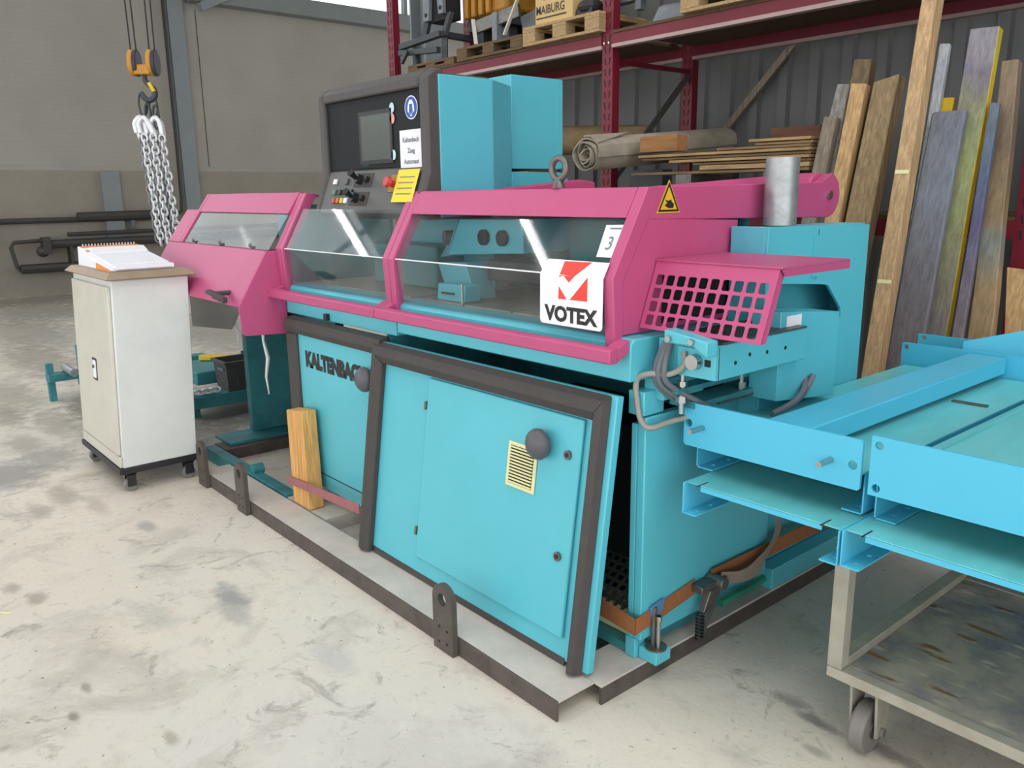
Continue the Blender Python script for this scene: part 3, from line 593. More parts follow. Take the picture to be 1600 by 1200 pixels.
for x in (-3.3,-2.9,-2.5): MB().ball((x,FY+.008,FZ+.018),.012,.008,.012,8,6).build('screw', STEELD, mc)
MB().prism([(NY,NZ-.002),(FY,FZ),(.31,FZ),(.31,.875),(.085,.886),(.070,.90)], (HX1-.003,HX1+.004), 'x').build('infeed_cheek', PINK, mc, .002)
B('infeed_back', TEALD, mc, HX0,-2.31,.95,.97,1.0,1.5)
B('infeed_roof', PINK, mc, -3.50,-2.30,.445,.96,1.545,1.558)
MB().box(-3.6,-2.31,.40,.9,.95,1.0).build('infeed_body', DARK, mc)
h = MB().beam((-2.60,.035,1.085),(-2.45,.01,1.085),.03,.022).beam((-2.45,.005,1.082),(-2.32,.01,1.066),.026,.03).cyl((-2.47,.10,1.085),(-2.47,.02,1.085),.012).build('latch_handle', BLACKTRIM, mc, .005)
MB().hexa([(-3.65,.30,.76),(-3.02,.30,.81),(-2.90,.30,.91),(-2.90,.30,.99),(-3.65,.30,1.02)],[(-3.65,.306,.76),(-3.02,.306,.81),(-2.90,.306,.91),(-2.90,.306,.99),(-3.65,.306,1.02)]).build('chip_curtain', CURTAIN, mc)
B('infeed_duct', DARK, mc, -2.80,-2.62,.35,.5,.86,1.0)
lg = MB().box(-3.42,-3.36,.52,.80,.085,1.0).build('infeed_leg', TEALD, mc, .004)
B('infeed_leg', TEALD, mc, -3.45,-3.41,.80,.98,.085,1.0, .004)
MB().box(-3.35,-2.25,.55,.60,.85,1.0).build('infeed_bracket', TEALD, mc)
B('leg_pad', TEALD, mc, -3.44,-3.20,.30,.95,SZ+.001,.085)
MB().tube([(-2.81,.40,.86),(-2.82,.40,.76),(-2.80,.41,.66),(-2.82,.40,.55),(-2.80,.40,.45)],[.012,.008,.012,.008,.003],6).build('plastic_ribbon', WHITEP, mc)
MB().tube([(-3.16,.38,.90),(-3.17,.38,.84),(-3.15,.39,.76),(-3.16,.39,.70)],[.006,.010,.008,.003],6).build('plastic_ribbon', WHITEP, mc)
# ---- console
CX0, CX1, CY = -2.085, -1.20, .47
ch = MB().prism([(CY,1.655),(CY,2.0),(CY+.05,2.02),(CY+.30,2.02),(CY+.30,1.45),(.44,1.45),(.398,1.472)], (CX0+.01,CX1-.01), 'x').build('console_housing', CONS, mc, .006)
fr = [MB().prism([(CY-.028,1.64),(CY-.028,2.005),(CY+.02,2.035),(CY+.06,2.035),(CY+.06,1.60),(.46,1.468),(.388,1.474)], (a,b), 'x').build('console_frame', CONS, mc, .012) for a, b in ((CX0,CX0+.05),(CX1-.055,CX1))]
MB().prism([(CY-.028,1.965),(CY-.028,2.005),(CY+.02,2.035),(CY+.06,2.035),(CY+.06,1.965)], (CX0+.051,CX1-.056), 'x').build('console_frame', CONS, mc, .008)
cp = B('screen_panel', CPANEL, mc, CX0+.05,CX1-.056,CY-.008,CY-.001,1.665,1.965, .002)
B('screen', SCREEN, cp, -1.735,-1.495,CY-.012,CY-.009,1.700,1.890, .002)
hollow('screen_rim', DESK, cp, rect(.238,.188,-1.615,1.795), [rect(.232,.182,-1.615,1.795)], .002, (0,CY-.0128,0), (1,0,0), (0,0,1))
hollow('screen_bezel', BLACK, cp, rect(.27,.222,-1.615,1.795), [rect(.238,.188,-1.615,1.795)], .004, (0,CY-.0125,0), (1,0,0), (0,0,1))
text('small_print', 'SIEMENS', .014, (-1.735,CY-.009,1.676), (1,0,0), (0,0,1), GREENP, cp)
def sticker(x, z, rx, rz, m): return plate('sticker', m, cp, (x,CY-.0125,z), (1,0,0), (0,0,1), disc(rx,ry=rz), .001)
SKY = mat('sticker_pale_blue', (190,222,228), .5); PKS = mat('sticker_pale_red', (226,160,158), .5)
sticker(-1.475,1.905,.018,.021,SKY); sticker(-1.475,1.862,.018,.021,PKS); sticker(-1.475,1.716,.017,.021,SKY)
es = plate('ear_protection_sign', WHITEP, cp, (-1.335,CY-.0095,1.895), (1,0,0), (0,0,1), disc(.046,n=28), .001)
plate('sign_field', BLUEP, es, (-1.335,CY-.0103,1.895), (1,0,0), (0,0,1), disc(.042,n=28), .0006)
plate('sign_symbol', WHITEP, es, (-1.335,CY-.0110,1.895), (1,0,0), (0,0,1), [(-.016,.020),(-.006,.030),(.006,.030),(.016,.020),(.023,.004),(.024,-.014),(.016,-.020),(.012,.004),(.010,-.022),(.004,-.034),(-.004,-.034),(-.010,-.022),(-.012,.004),(-.016,-.020),(-.024,-.014),(-.023,.004)], .0006)
plate('sign_face', BLUEP, es, (-1.335,CY-.0116,1.895), (1,0,0), (0,0,1), [(-.011,.014),(.011,.014),(.010,-.014),(.004,-.028),(-.004,-.028),(-.010,-.014)], .0005)
ps = plate('paper_notice', PAPER, cp, (-1.345,CY-.0095,1.735), (1,0,0), (0,0,1), rect(.165,.150), .001)
for i, w_ in enumerate(('Kaltenbach','Zaag','Automaat')):
    text('lettering', w_, .027, (-1.345,CY-.0098,1.762-.043*i), (1,0,0), (0,0,1), INKG, ps, align='CENTER', bold=.0006)
dk0 = Vector((0,.396,1.474)); dkd = Vector((0,CY-.006-.396,1.658-1.474)).normalized(); dn = Vector((1,0,0)).cross(dkd)
dk = plate('control_desk', DESK, mc, dk0+Vector((CX0+.05,0,0))+dn*.004, (1,0,0), dkd, [(0,.0),(.779,.0),(.779,.196),(0,.196)], .006, .002)
def DK(x, v, h=.0): return dk0 + Vector((CX0+.05+x,0,0)) + dkd*v + dn*(.0045+h)
def dbtn(x, v, w, hh, m, nm='button'): plate(nm, m, dk, DK(x,v,.010), (1,0,0), dkd, rect(w,hh), .010, .002)
for i, m in enumerate((REDP,AMBER,YELLOW,WHITEP)): dbtn(.115+.036*i,.055,.024,.024,m)
for i, m in enumerate((GREENP,BLACK,BLACK,BLACK)): dbtn(.10+.05*i,.095,.028,.024,m)
dbtn(.085,.145,.026,.024,WHITEP); dbtn(.19,.145,.024,.028,DESK)
for x, v in ((.31,.065),(.31,.15)):
    plate('switch_plate', BLACKTRIM, dk, DK(x+.02,v,.002), (1,0,0), dkd, rect(.15,.062), .002)
    j = MB().cyl(DK(x,v,.002),DK(x,v,.03),.022).cyl(DK(x,v,.03),DK(x+.012,v+.01,.07),.009,.016).build('joystick', BLACK, dk)
    MB().cyl(DK(x+.06,v,.002),DK(x+.06,v,.02),.014).build('rotary_knob', BLACK, dk)
plate('stop_plate', AMBER, dk, DK(.60,.13,.004), (1,0,0), dkd, rect(.085,.075), .004)
MB().cyl(DK(.59,.125,.004),DK(.59,.125,.03),.014).cyl(DK(.59,.125,.03),DK(.59,.125,.045),.024,.020).build('emergency_stop', REDP, dk)
yn = plate('yellow_note', YELLOWN, dk, DK(.695,.115,.012), (1,.0,0), dkd, rect(.155,.140), .001)
for i in range(4): plate('print_line', INKG, yn, DK(.695,.08+.024*i,.0135), (1,0,0), dkd, rect(.11,.004), .0006)
# ---- cabinets behind the console
MB().prism([(-1.9,.7735),(-1.197,.7735),(-1.325,.985),(-1.9,.985)], (1.15,2.012), 'z').build('cabinet', TEAL, mc, .003)
MB().prism([(CY+.03,1.46),(CY+.03,1.66),(CY+.03,2.012),(.772,2.012),(.772,1.46)], (-1.9,-1.195), 'x').build('cabinet', TEAL, mc, .003)
eb2 = B('electrical_box', TEAL, mc, -1.95,-1.40,1.05,1.37,1.662,2.075, .003)
B('box_lid', TEAL, eb2, -1.94,-1.398,1.352,1.372,1.668,2.07)
MB().prism([(1.05,1.13),(1.05,1.648),(1.36,1.648),(1.40,1.63),(1.445,1.57),(1.445,1.13)], (-1.95,-1.40), 'x').build('box_pedestal', TEAL, mc, .003)
# ---- right end: rear box, chute, clamp block, guard, pipe, hoses
rb = MB().box(-.04,.088,.83,.842,.76,1.437).box(-.04,.088,1.478,1.49,.76,1.425).box(-.04,.088,.842,1.478,1.415,1.43).box(-.04,-.028,.842,1.478,.76,1.415).box(-.028,.088,.842,1.478,.76,.775).build('rear_box', TEAL, mc, .002)
hollow('box_face', TEAL, mc, [(.83,.76),(1.49,.76),(1.49,1.424),(.83,1.437)], [[(.90,1.10),(1.33,1.10),(1.325,1.13),(1.225,1.222),(1.19,1.228),(.90,1.252)]], .011, (.10,0,0), (0,1,0), (0,0,1), .001)
B('box_rib', TEAL, rb, .1005,.106,1.10,1.132,1.26,1.40)
B('box_seam', DARK, rb, .1003,.1008,1.135,1.138,1.25,1.42)
ct = MB().prism([(.76,.90),(1.12,.86),(1.12,1.150),(.76,1.185)], (.1005,.205), 'x').build('chip_chute', TEAL, mc, .003)
plate('white_label', WHITEP, ct, (.2062,.835,1.140), (0,1,0), (0,0,1), rect(.085,.055), .001)
MB().cyl((.028,1.005,1.436),(.028,1.005,1.655),.054,n=32).build('pipe_post', GALV, mc, smooth=False)
kb = MB().prism([(.022,.40),(.237,.40),(.237,.86),(.022,.86)], (1.028,1.128), 'z').build('clamp_block', TEAL, mc, .003)
B('seam', DARK, kb, .2372,.2378,.4,.4025,1.03,1.125)
for y, z in ((.48,1.07),(.55,1.085),(.64,1.08),(.74,1.08)): MB().cyl((.2375,y,z),(.239,y,z),.006,n=8).build('bore', DARK, kb)
B('bed_rail', STEELD, kb, .03,.237,.42,.86,1.1285,1.134)
cl = MB().prism([(.085,1.126),(.185,1.128),(.235,1.10),(.235,1.145),(.085,1.165)], (.345,.398), 'y').build('clamp_plate', TEAL, kb, .004)
for x in (.105,.185): MB().cyl((x,.343,1.14),(x,.335,1.14),.010,n=6).build('bolt', STEEL, cl)
MB().cyl((.165,.399,1.075),(.165,.37,1.075),.024,.022).build('roller_bolt', STEEL, kb)
MB().box(.195,.215,.392,.399,1.065,1.085).build('slot', DARK, kb)
hollow('cover_plate', TEAL, kb, rect(.135,.085,.165,1.07), [], .006, (0,.394,0), (1,0,0), (0,0,1), .001)
B('lower_block', TEAL, mc, -.03,.045,.40,.60,.935,1.0, .003)
B('spindle_plate', TEALD, mc, .03,.12,.45,1.0,.915,.93)
B('spindle_plate', TEALD, mc, .022,.10,.40,1.0,.965,.98)
B('rear_wall', TEALD, mc, -.02,.02,.87,1.08,.886,1.0)
for x, y in ((.09,.43),(.10,.72)):
    MB().cyl((x,y,.90),(x,y,1.02),.009).cyl((x,y,.985),(x,y,1.0),.016,n=6).cyl((x,y,.935),(x,y,.955),.018,n=6).build('spindle', STEEL, mc)
HZ = [((.055,.39,1.12),(.048,.36,1.05),(.046,.372,.99),(.065,.45,.93),(.12,.56,.87),(.24,.68,.78)), ((.065,.39,1.12),(.062,.355,1.05),(.062,.372,.99),(.085,.455,.935),(.14,.57,.87),(.25,.70,.78)), ((.075,.39,1.12),(.078,.36,1.05),(.08,.375,1.0),(.105,.46,.945),(.16,.58,.875),(.27,.72,.78))]
def smoothpath(p, k=6):
    p = [Vector(q) for q in p]; out = []
    for i in range(len(p)-1):
        a, b, c_, d = p[max(i-1,0)], p[i], p[i+1], p[min(i+2,len(p)-1)]
        for j in range(k):
            t = j/k; out.append(.5*((2*b)+(c_-a)*t+(2*a-5*b+4*c_-d)*t*t+(3*b-a-3*c_+d)*t*t*t))
    out.append(p[-1]); return out
for hpts in HZ: MB().tube(smoothpath(hpts), .0095, 8).build('hose', HOSE, mc, smooth=True)
MB().tube(smoothpath([(.125,.39,1.10),(.13,.385,1.06),(.09,.37,1.03),(.03,.345,1.025),(-.005,.335,1.0),(.0,.335,.93),(.014,.337,.88),(.045,.345,.862),(.07,.42,.875),(.12,.55,.89)]), .009, 8).build('hose', HOSEB, mc, smooth=True)
for k in range(3): MB().tube(smoothpath([(.16+.03*k,.95,.96),(.22,.90,.93-.01*k),(.24,.80,.895),(.23,.70,.875)]), .010, 8).build('hose', HOSE, mc, smooth=True)
MB().cyl((.10,.60,.905),(.14,1.0,.925),.007).build('rod', STEELD, mc)
# perforated guard
gx0, gx1 = -.048, .372
gt = Vector((0,.468,1.350)); gb = Vector((0,.392,1.150)); gu = (gt-gb).normalized(); gh = (gt-gb).length
holes = []
for rI in range(4):
    for cI in range(10):
        holes.append(rrect(.029,.032,.004,.030+.0395*cI,.028+.0415*rI, n=1))
gg = hollow('perforated_guard', PINK, mc, [(0,0),(.42,0),(.42,gh),(0,gh)], holes, .003, (gx0,gb.y,gb.z), (1,0,0), gu)
MB().prism([(.462,1.351),(.820,1.353),(.820,1.348),(.462,1.346)], (gx0,gx1+.01), 'x').build('guard_top', PINK, gg, .001)
MB().prism([(.462,1.345),(.820,1.347),(.820,1.325),(.48,1.325)], (gx1+.006,gx1+.010), 'x').build('guard_lip', PINK, gg)
MB().prism([(gb.y,gb.z),(gb.y+.025,gb.z),(gt.y+.025,gt.z-.006),(gt.y,gt.z-.006)], (gx1-.003,gx1), 'x').build('guard_lip', PINK, gg)

# ------------------------------------------------------------------ door leaning against the machine
ld = thing('leaning_door', (-.7,.2,SZ), 'big teal machine door with black edge trim leaning detached against the machine', 'door panel')
d0 = Vector((0,.150,SZ+.006)); dd = Vector((0,.125,.905)).normalized(); DX0, DX1, DH = -1.385, -.022, .893
dno = Vector((1,0,0)).cross(dd)
def LD(x, v, h=0.): return d0 + Vector((x,0,0)) + dd*v + dno*h
def lplate(nm, m, poly, h, t, bev=0., parent=ld, **p): return plate(nm, m, parent, LD(0,0,h), (1,0,0), dd, poly, t, bev, **p)
lplate('door_sheet', TEAL, [(DX0+.02,.022),(DX1,.010),(DX1,DH),(DX0+.02,DH)], 0., .03, .004)
lplate('bottom_rail', BLACKTRIM, [(DX0+.10,-.001),(DX1-.10,-.001),(DX1-.10,.021),(DX0+.10,.021)], .002, .028)
def trim(a, b):   # bevelled profile between two outlines (outer at back, inner at front)
    pass
bw = .095
def trimseg(o1, o2, i2, i1):
    h0, h1 = .001, .042
    m1 = [o1[0]*.75+i1[0]*.25, o1[1]*.75+i1[1]*.25]; m2 = [o2[0]*.75+i2[0]*.25, o2[1]*.75+i2[1]*.25]
    n1 = [o1[0]*.35+i1[0]*.65, o1[1]*.35+i1[1]*.65]; n2 = [o2[0]*.35+i2[0]*.65, o2[1]*.35+i2[1]*.65]
    a = [LD(*o1,h0),LD(*m1,h1*.75),LD(*n1,h1),LD(*i1,h1*.55),LD(*i1,h0)]; b = [LD(*o2,h0),LD(*m2,h1*.75),LD(*n2,h1),LD(*i2,h1*.55),LD(*i2,h0)]
    MB().hexa(a, b).build('edge_trim', BLACKTRIM, ld, .004)
trimseg((DX0,0),(DX0,DH),(DX0+bw,DH-bw+.01),(DX0+bw,0))
trimseg((DX0+.001,DH),(DX1-.02,DH),(DX1-.02-.050,DH-bw+.01),(DX0+bw+.001,DH-bw+.01))
trimseg((DX1-.02,DH-.001),(DX1-.02,0),(DX1-.02-.050,0),(DX1-.02-.050,DH-bw+.009))
hd = lplate('hinged_hatch', TEAL, [(-.965,.085),(-.135,.085),(-.135,.80),(-.965,.80)], .014, .012, .005)
vt = lplate('vent_grille', CREAM, rect(.145,.155,-.395,.588), .019, .004, .003, parent=hd, label='cream plastic vent grille')
for i in range(12): lplate('vent_slat', INKG if False else CREAM, rect(.115,.0055,-.395,.528+.0109*i), .0225, .003, parent=vt)
lplate('vent_recess', DARK, rect(.117,.130,-.395,.588), .0194, .0003, parent=vt)
kp = LD(-.292,.692,.05)
MB().ball(kp,.050,.036,.052).build('door_knob', KNOB, hd, smooth=True)
for x, v in ((-.186,.678),(-.186,.345)):
    MB().cyl(LD(x,v,.0145),LD(x,v,.022),.015).build('lock', STEELD, hd)
    MB().cyl(LD(x,v,.0222),LD(x,v,.0245),.008,n=8).build('lock', BLACK, hd)
for v in (.19,.69): lplate('hinge', STEELD, rect(.012,.032,-.972,v), .018, .016)

# ------------------------------------------------------------------ post, straps
wp = MB().hexa([(-2.07,.165,SZ+.002),(-1.90,.165,SZ+.002),(-1.90,.245,SZ+.002),(-2.07,.245,SZ+.002)],[(-2.10,.175,.535),(-1.935,.175,.555),(-1.935,.252,.555),(-2.10,.252,.535)]).build('wooden_post', W_ORG, None, .005)
tag(wp, 'short orange knotty timber post standing before the lettered teal panel', 'timber')
s1 = MB().hexa([(-2.10,.155,.16),(-1.40,.155,.205),(-1.40,.155,.25),(-2.10,.155,.20)],[(-2.10,.159,.16),(-1.40,.159,.205),(-1.40,.159,.25),(-2.10,.159,.20)]).build('mauve_strap', STRAPP)
tag(s1, 'faded mauve strap tightened across the short orange timber post', 'strap')
rs = thing('ratchet_strap', (.03,.7,.18), 'rust-brown ratchet strap pulled round the foot of the teal side panel', 'strap')
XS = .0235
MB().hexa([(-.16,.322,.185),(XS,.318,.175),(XS,.318,.232),(-.16,.322,.25)],[(-.16,.325,.185),(XS,.322,.175),(XS,.322,.232),(-.16,.325,.25)]).build('webbing', STRAP, rs)
MB().hexa([(XS,.322,.175),(XS,.62,.215),(XS,.62,.272),(XS,.322,.232)],[(XS+.003,.319,.175),(XS+.003,.62,.215),(XS+.003,.62,.272),(XS+.003,.319,.232)]).build('webbing', STRAP, rs)
MB().hexa([(XS+.01,.70,.23),(XS+.01,1.6,.215),(XS+.01,1.6,.275),(XS+.01,.70,.285)],[(XS+.014,.70,.23),(XS+.014,1.6,.215),(XS+.014,1.6,.275),(XS+.014,.70,.285)]).build('webbing', STRAP, rs)
MB().hexa([(XS,.395,.20),(XS,.445,.225),(XS,.455,.262),(XS,.385,.25)],[(XS+.012,.395,.20),(XS+.012,.445,.225),(XS+.012,.455,.262),(XS+.012,.385,.25)]).build('edge_protector', BLUEPL, rs, .002)
rt = MB().box(XS+.004,XS+.05,.60,.74,.235,.262).cyl((XS,.70,.25),(XS+.07,.70,.25),.022).hexa([(XS+.03,.64,.24),(XS+.055,.64,.24),(XS+.055,.69,.24),(XS+.03,.69,.24)],[(XS+.03,.605,.17),(XS+.055,.605,.17),(XS+.055,.63,.16),(XS+.03,.63,.16)]).build('ratchet', STEELD, rs, .003)
MB().hexa([(XS+.04,.69,.24),(XS+.045,.69,.24),(XS+.045,.72,.23),(XS+.04,.72,.23)],[(XS+.04,.61,.07),(XS+.045,.61,.07),(XS+.045,.62,.065),(XS+.04,.62,.065)]).build('handle', STEELD, rt)
MB().tube([(XS+.045+.013*math.cos(i*.9), .60+.013*math.sin(i*.9), .17-.0018*i) for i in range(56)], .0035, 6).build('spring', BLACK, rt)
cpts = smoothpath([(XS+.035,.72,.255),(XS+.055,.84,.235),(XS+.045,.95,.245),(XS+.03,1.05,.30),(XS+.02,1.10,.37)]); rbm = MB(); nn = len(cpts)
wv = [Vector((.0,.0,.02+.016*i/nn)) + Vector((.004*math.sin(i*.5),.006*math.cos(i*.4),0)) for i in range(nn)]
rbm.add([p-w for p, w in zip(cpts, wv)]+[p+w for p, w in zip(cpts, wv)]+[p-w+Vector((.003,0,0)) for p, w in zip(cpts, wv)]+[p+w+Vector((.003,0,0)) for p, w in zip(cpts, wv)],
        [(i,i+1,nn+i+1,nn+i) for i in range(nn-1)]+[(2*nn+i,2*nn+i+1,3*nn+i+1,3*nn+i) for i in range(nn-1)]+[(i,i+1,2*nn+i+1,2*nn+i) for i in range(nn-1)]+[(nn+i,nn+i+1,3*nn+i+1,3*nn+i) for i in range(nn-1)]+[(0,nn,3*nn,2*nn),(nn-1,2*nn-1,4*nn-1,3*nn-1)])
rbm.build('loose_tail', STRAPB, rs)
gs = MB().tube(smoothpath([(.05,.74,.15),(.06,.82,.16),(.045,.92,.145),(.055,1.0,.16)]), .016, 6).build('green_webbing', GREENST); tag(gs, 'crumpled green webbing hanging by the ratchet of the rust-brown strap', 'strap')

# ------------------------------------------------------------------ white cabinet
wc = thing('white_cabinet', (-3.36,-.19,0), 'tall white metal cabinet with beige top on a black castor dolly', 'cabinet')
B('body', WHITECAB, wc, -3.74,-2.975,-.372,.02,.137,1.139, .004)
B('door', WHITEDOOR, wc, -3.715,-3.0,-.390,-.3725,.205,1.105, .004)
B('plinth', WHITEDOOR, wc, -3.735,-2.98,-.387,-.3725,.14,.198, .003)
lk = plate('lock', BLACK, wc, (-3.335,-.3915,.63), (1,0,0), (0,0,1), rrect(.09,.125,.012), .004, .001)
plate('lock_face', WHITEP, lk, (-3.335,-.394,.63), (1,0,0), (0,0,1), rrect(.062,.10,.012), .002)
MB().cyl((-3.335,-.397,.645),(-3.335,-.403,.645),.010,n=10).build('keyhole', STEELD, lk)
MB().hexa([(-3.75,-.392,1.140),(-2.965,-.392,1.140),(-2.965,.035,1.140),(-3.75,.035,1.140)],[(-3.78,-.41,1.148),(-2.925,-.41,1.148),(-2.925,.055,1.148),(-3.78,.055,1.148)]).hexa([(-3.78,-.41,1.1482),(-2.925,-.41,1.1482),(-2.925,.055,1.1482),(-3.78,.055,1.1482)],[(-3.765,-.375,1.178),(-2.985,-.375,1.178),(-2.985,.03,1.178),(-3.765,.03,1.178)]).build('worktop', CABTOP, wc, .003)
dl = MB().box(-3.75,-2.965,-.395,.03,.105,.136).build('dolly', BLACK, wc, .002)
def castor(x, y):
    w = MB().cyl((x-.016,y,.036),(x+.016,y,.036),.036,n=18).build('castor_wheel', GREYWHEEL, dl, .004)
    MB().box(x-.026,x-.021,y-.02,y+.025,.03,.10).box(x+.021,x+.026,y-.02,y+.025,.03,.10).box(x-.026,x+.026,y-.02,y+.03,.094,.1045).build('castor_fork', BLACK, dl)
for x, y in ((-3.0,-.34),(-3.0,-.03),(-3.69,-.34),(-3.69,-.03)): castor(x, y)
bk = thing('ring_binder', (-3.4,-.17,1.179), 'white wedge-shaped catalogue with orange spiral cover on the white cabinet', 'book')
PB = [(-3.69,1.179),(-3.06,1.179),(-3.06,1.187),(-3.46,1.238),(-3.56,1.276),(-3.69,1.284)]
MB().prism(PB, (-.35,-.02), 'y').build('pages', PAPER, bk, .002)
MB().hexa([(-3.66,-.345,1.2835),(-3.52,-.345,1.262),(-3.52,-.03,1.262),(-3.66,-.03,1.2835)],[(-3.66,-.345,1.287),(-3.52,-.345,1.266),(-3.52,-.03,1.266),(-3.66,-.03,1.287)]).build('cover', ORANGE, bk)
MB().hexa([(-3.30,-.356,1.179),(-3.03,-.356,1.179),(-3.03,-.352,1.179),(-3.30,-.352,1.179)],[(-3.30,-.356,1.212),(-3.03,-.356,1.186),(-3.03,-.352,1.186),(-3.30,-.352,1.212)]).build('cover', ORANGE, bk)
for i in range(18): MB().tube([(-3.655+.009*math.cos(R(a)), -.33+.0165*i, 1.290+.009*math.sin(R(a))) for a in range(0,360,60)], .0016, 4, closed=True).build('wire_ring', WHITEP, bk)
pb = MB()
for (xa, za), (xb, zb) in (((-3.035,1.1895),(-3.12,1.1965)),((-3.12,1.1965),(-3.46,1.2405)),((-3.46,1.2405),(-3.545,1.2725))):
    pb.hexa([(xa,-.325,za),(xb,-.325,zb),(xb,-.03,zb),(xa,-.03,za)],[(xa-.003,-.325,za+.017),(xb,-.325,zb+.012),(xb,-.03,zb+.012),(xa-.003,-.03,za+.017)])
pb = pb.build('paper_stack', PAPER, None)
tag(pb, 'thick white pad of papers folded open on the orange catalogue', 'papers')
for o in [wc, bk, pb]:                                # the cabinet leans a little towards the machine
    for q in [o]+list(o.children_recursive):
        if q.type != 'MESH' or 'castor' in q.name or q is dl: continue
        for v in q.data.vertices: v.co.y += .05*(WLOC[q.name].z + v.co.z - .137)

# ------------------------------------------------------------------ infeed frame, crate, odds on it
fr_ = thing('infeed_frame', (-4.5,.5,0), 'low teal infeed roller frame behind the white cabinet', 'frame')
B('long_beam', TEALD, fr_, -5.60,-3.80,.02,.08,.10,.16, .003)
B('long_beam', TEALD, fr_, -5.60,-3.80,1.05,1.12,.10,.18, .003)
B('cross_tray', TEALD, fr_, -4.36,-4.10,.40,1.25,.10,.185, .003)
B('cross_beam', TEALD, fr_, -5.62,-5.50,-.20,1.04,.161,.22, .003)
B('cross_beam', TEALD, fr_, -5.1,-4.98,.1,1.0,.16,.22, .003)
for x, y, h_ in ((-5.60,-.20,.30),(-5.60,.03,.42),(-4.32,.46,.10),(-4.16,1.16,.10)): B('leg', TEALD, fr_, x,x+.05,y,y+.05,0,h_, .002)
MB().cyl((-5.60,-.06,.25),(-5.3,-.06,.25),.03).build('roller', GALV, fr_)
MB().box(-4.9,-4.4,.55,1.1,.201,.30).build('motor_block', TEALD, fr_, .01)
cr = thing('grey_crate', (-4.2,.75,.186), 'dark grey plastic crate standing on the teal infeed frame', 'crate')
def crate(x0,x1,y0,y1,z0,z1,t=.008,tp=.015):
    a = [(x0+tp,y0+tp),(x1-tp,y0+tp),(x1-tp,y1-tp),(x0+tp,y1-tp)]; b = [(x0,y0),(x1,y0),(x1,y1),(x0,y1)]
    m = MB(); 
    for i in range(4):
        j = (i+1)%4
        def ins(p, k): return (p[0]+(t if p[0]<(x0+x1)/2 else -t), p[1]+(t if p[1]<(y0+y1)/2 else -t))
        m.hexa([(*a[i],z0),(*a[j],z0),(*ins(a[j],t),z0),(*ins(a[i],t),z0)],[(*b[i],z1),(*b[j],z1),(*ins(b[j],t),z1),(*ins(b[i],t),z1)])
    m.build('walls', CRATE, cr)
    B('bottom', CRATE, cr, x0+tp+t,x1-tp-t,y0+tp+t,y1-tp-t,z0,z0+.008)
    rim = MB().box(x0-.012,x1+.012,y0-.012,y0,z1-.02,z1).box(x0-.012,x1+.012,y1,y1+.012,z1-.02,z1).box(x0-.012,x0,y0,y1,z1-.02,z1).box(x1,x1+.012,y0,y1,z1-.02,z1); rim.build('rim', CRATE, cr)
    for k in range(3): B('rib', CRATE, cr, x1-.012,x1-.004+.004*1, y0+.08+.1*k, y0+.09+.1*k, z0+.03, z1-.022)
    B('handle', HOSE, cr, x0+.1,x0+.2,y0-.006,y0+.004,z1-.07,z1-.05)
crate(-4.345,-4.105,.66,1.03,.187,.405)
yb = thing('yellow_lever', (-4.65,.95,.31), 'yellow lever arm lying across the infeed frame behind the crate', 'lever')
MB().beam((-4.85,.75,.325),(-4.55,1.05,.325),.07,.04).build('arm', YELLOW, yb, .006); MB().cyl((-4.6,1.0,.346),(-4.6,1.0,.38),.02).build('pivot', BLACK, yb)
cn = thing('short_chain', (-4.2,.5,.187), 'short piece of pale chain lying on the infeed frame by the crate', 'chain')
def link_mesh(L, Wd, rr):
    pts = []
    for a in range(-90,91,30): pts.append((Wd/2*math.cos(R(a)), 0, 0)) if False else None
    s_ = L/2-Wd/2
    pts = [(Wd/2*math.cos(R(a)), 0, s_+Wd/2*math.sin(R(a))) for a in range(0,181,36)] + [(Wd/2*math.cos(R(a)), 0, -s_+Wd/2*math.sin(R(a))) for a in range(180,361,36)]
    m = MB().tube(pts, rr, 6, closed=True)
    me = bpy.data.meshes.new('chain_link'); me.from_pydata(m.v, [], m.f)
    for p in me.polygons: p.use_smooth = True
    return me
LK = link_mesh(.062,.043,.0088); LK.materials.append(CHAINW)
LKD = LK.copy(); LKD.materials[0] = CHAIND
for i in range(6):
    o = bpy.data.objects.new('chain_link', LK); COL.objects.link(o); place(o, Vector((-4.14,.45+.028*i,.214)), cn); o.rotation_euler = (R(90), R(40 if i%2 else -50), 0)

# ------------------------------------------------------------------ crane hook and chain sling
hk = thing('crane_hook_block', (-5.08,.63,2.2), 'ochre crane hook block hanging on steel wires before the block wall', 'crane hook')
hd_ = Vector((.65,.76,0)).normalized()           # across the picture
hc = Vector((-5.08,.63,0))
def HP(s, z, t=0.): return hc + hd_*s + Vector((.76,-.65,0))*t + Vector((0,0,z))
for s in (-.066,.070):
    q = MB()
    def oval(tt): return [HP(s+tt, 2.525+.095*math.sin(R(a)), .066*math.cos(R(a))) for a in range(0,360,24)]
    q.hexa(oval(-.030), oval(.004)); q.build('sheave_cover', HOOKY, hk, .006)
    MB().hexa(oval(.005), oval(.034)).build('sheave_cover', HOOKN, hk, .006)
    for dx in (-.018,.022): MB().cyl(HP(s+dx,2.60,.0),HP(s*1.9+dx,8.0,.0),.006,n=6).build('wire_rope', CABLE, hk)
MB().hexa([HP(-.06,2.44,-.05),HP(.06,2.44,-.05),HP(.06,2.44,.05),HP(-.06,2.44,.05)],[HP(-.06,2.51,-.05),HP(.06,2.51,-.05),HP(.06,2.51,.05),HP(-.06,2.51,.05)]).build('crosshead', HOOKY, hk, .008)
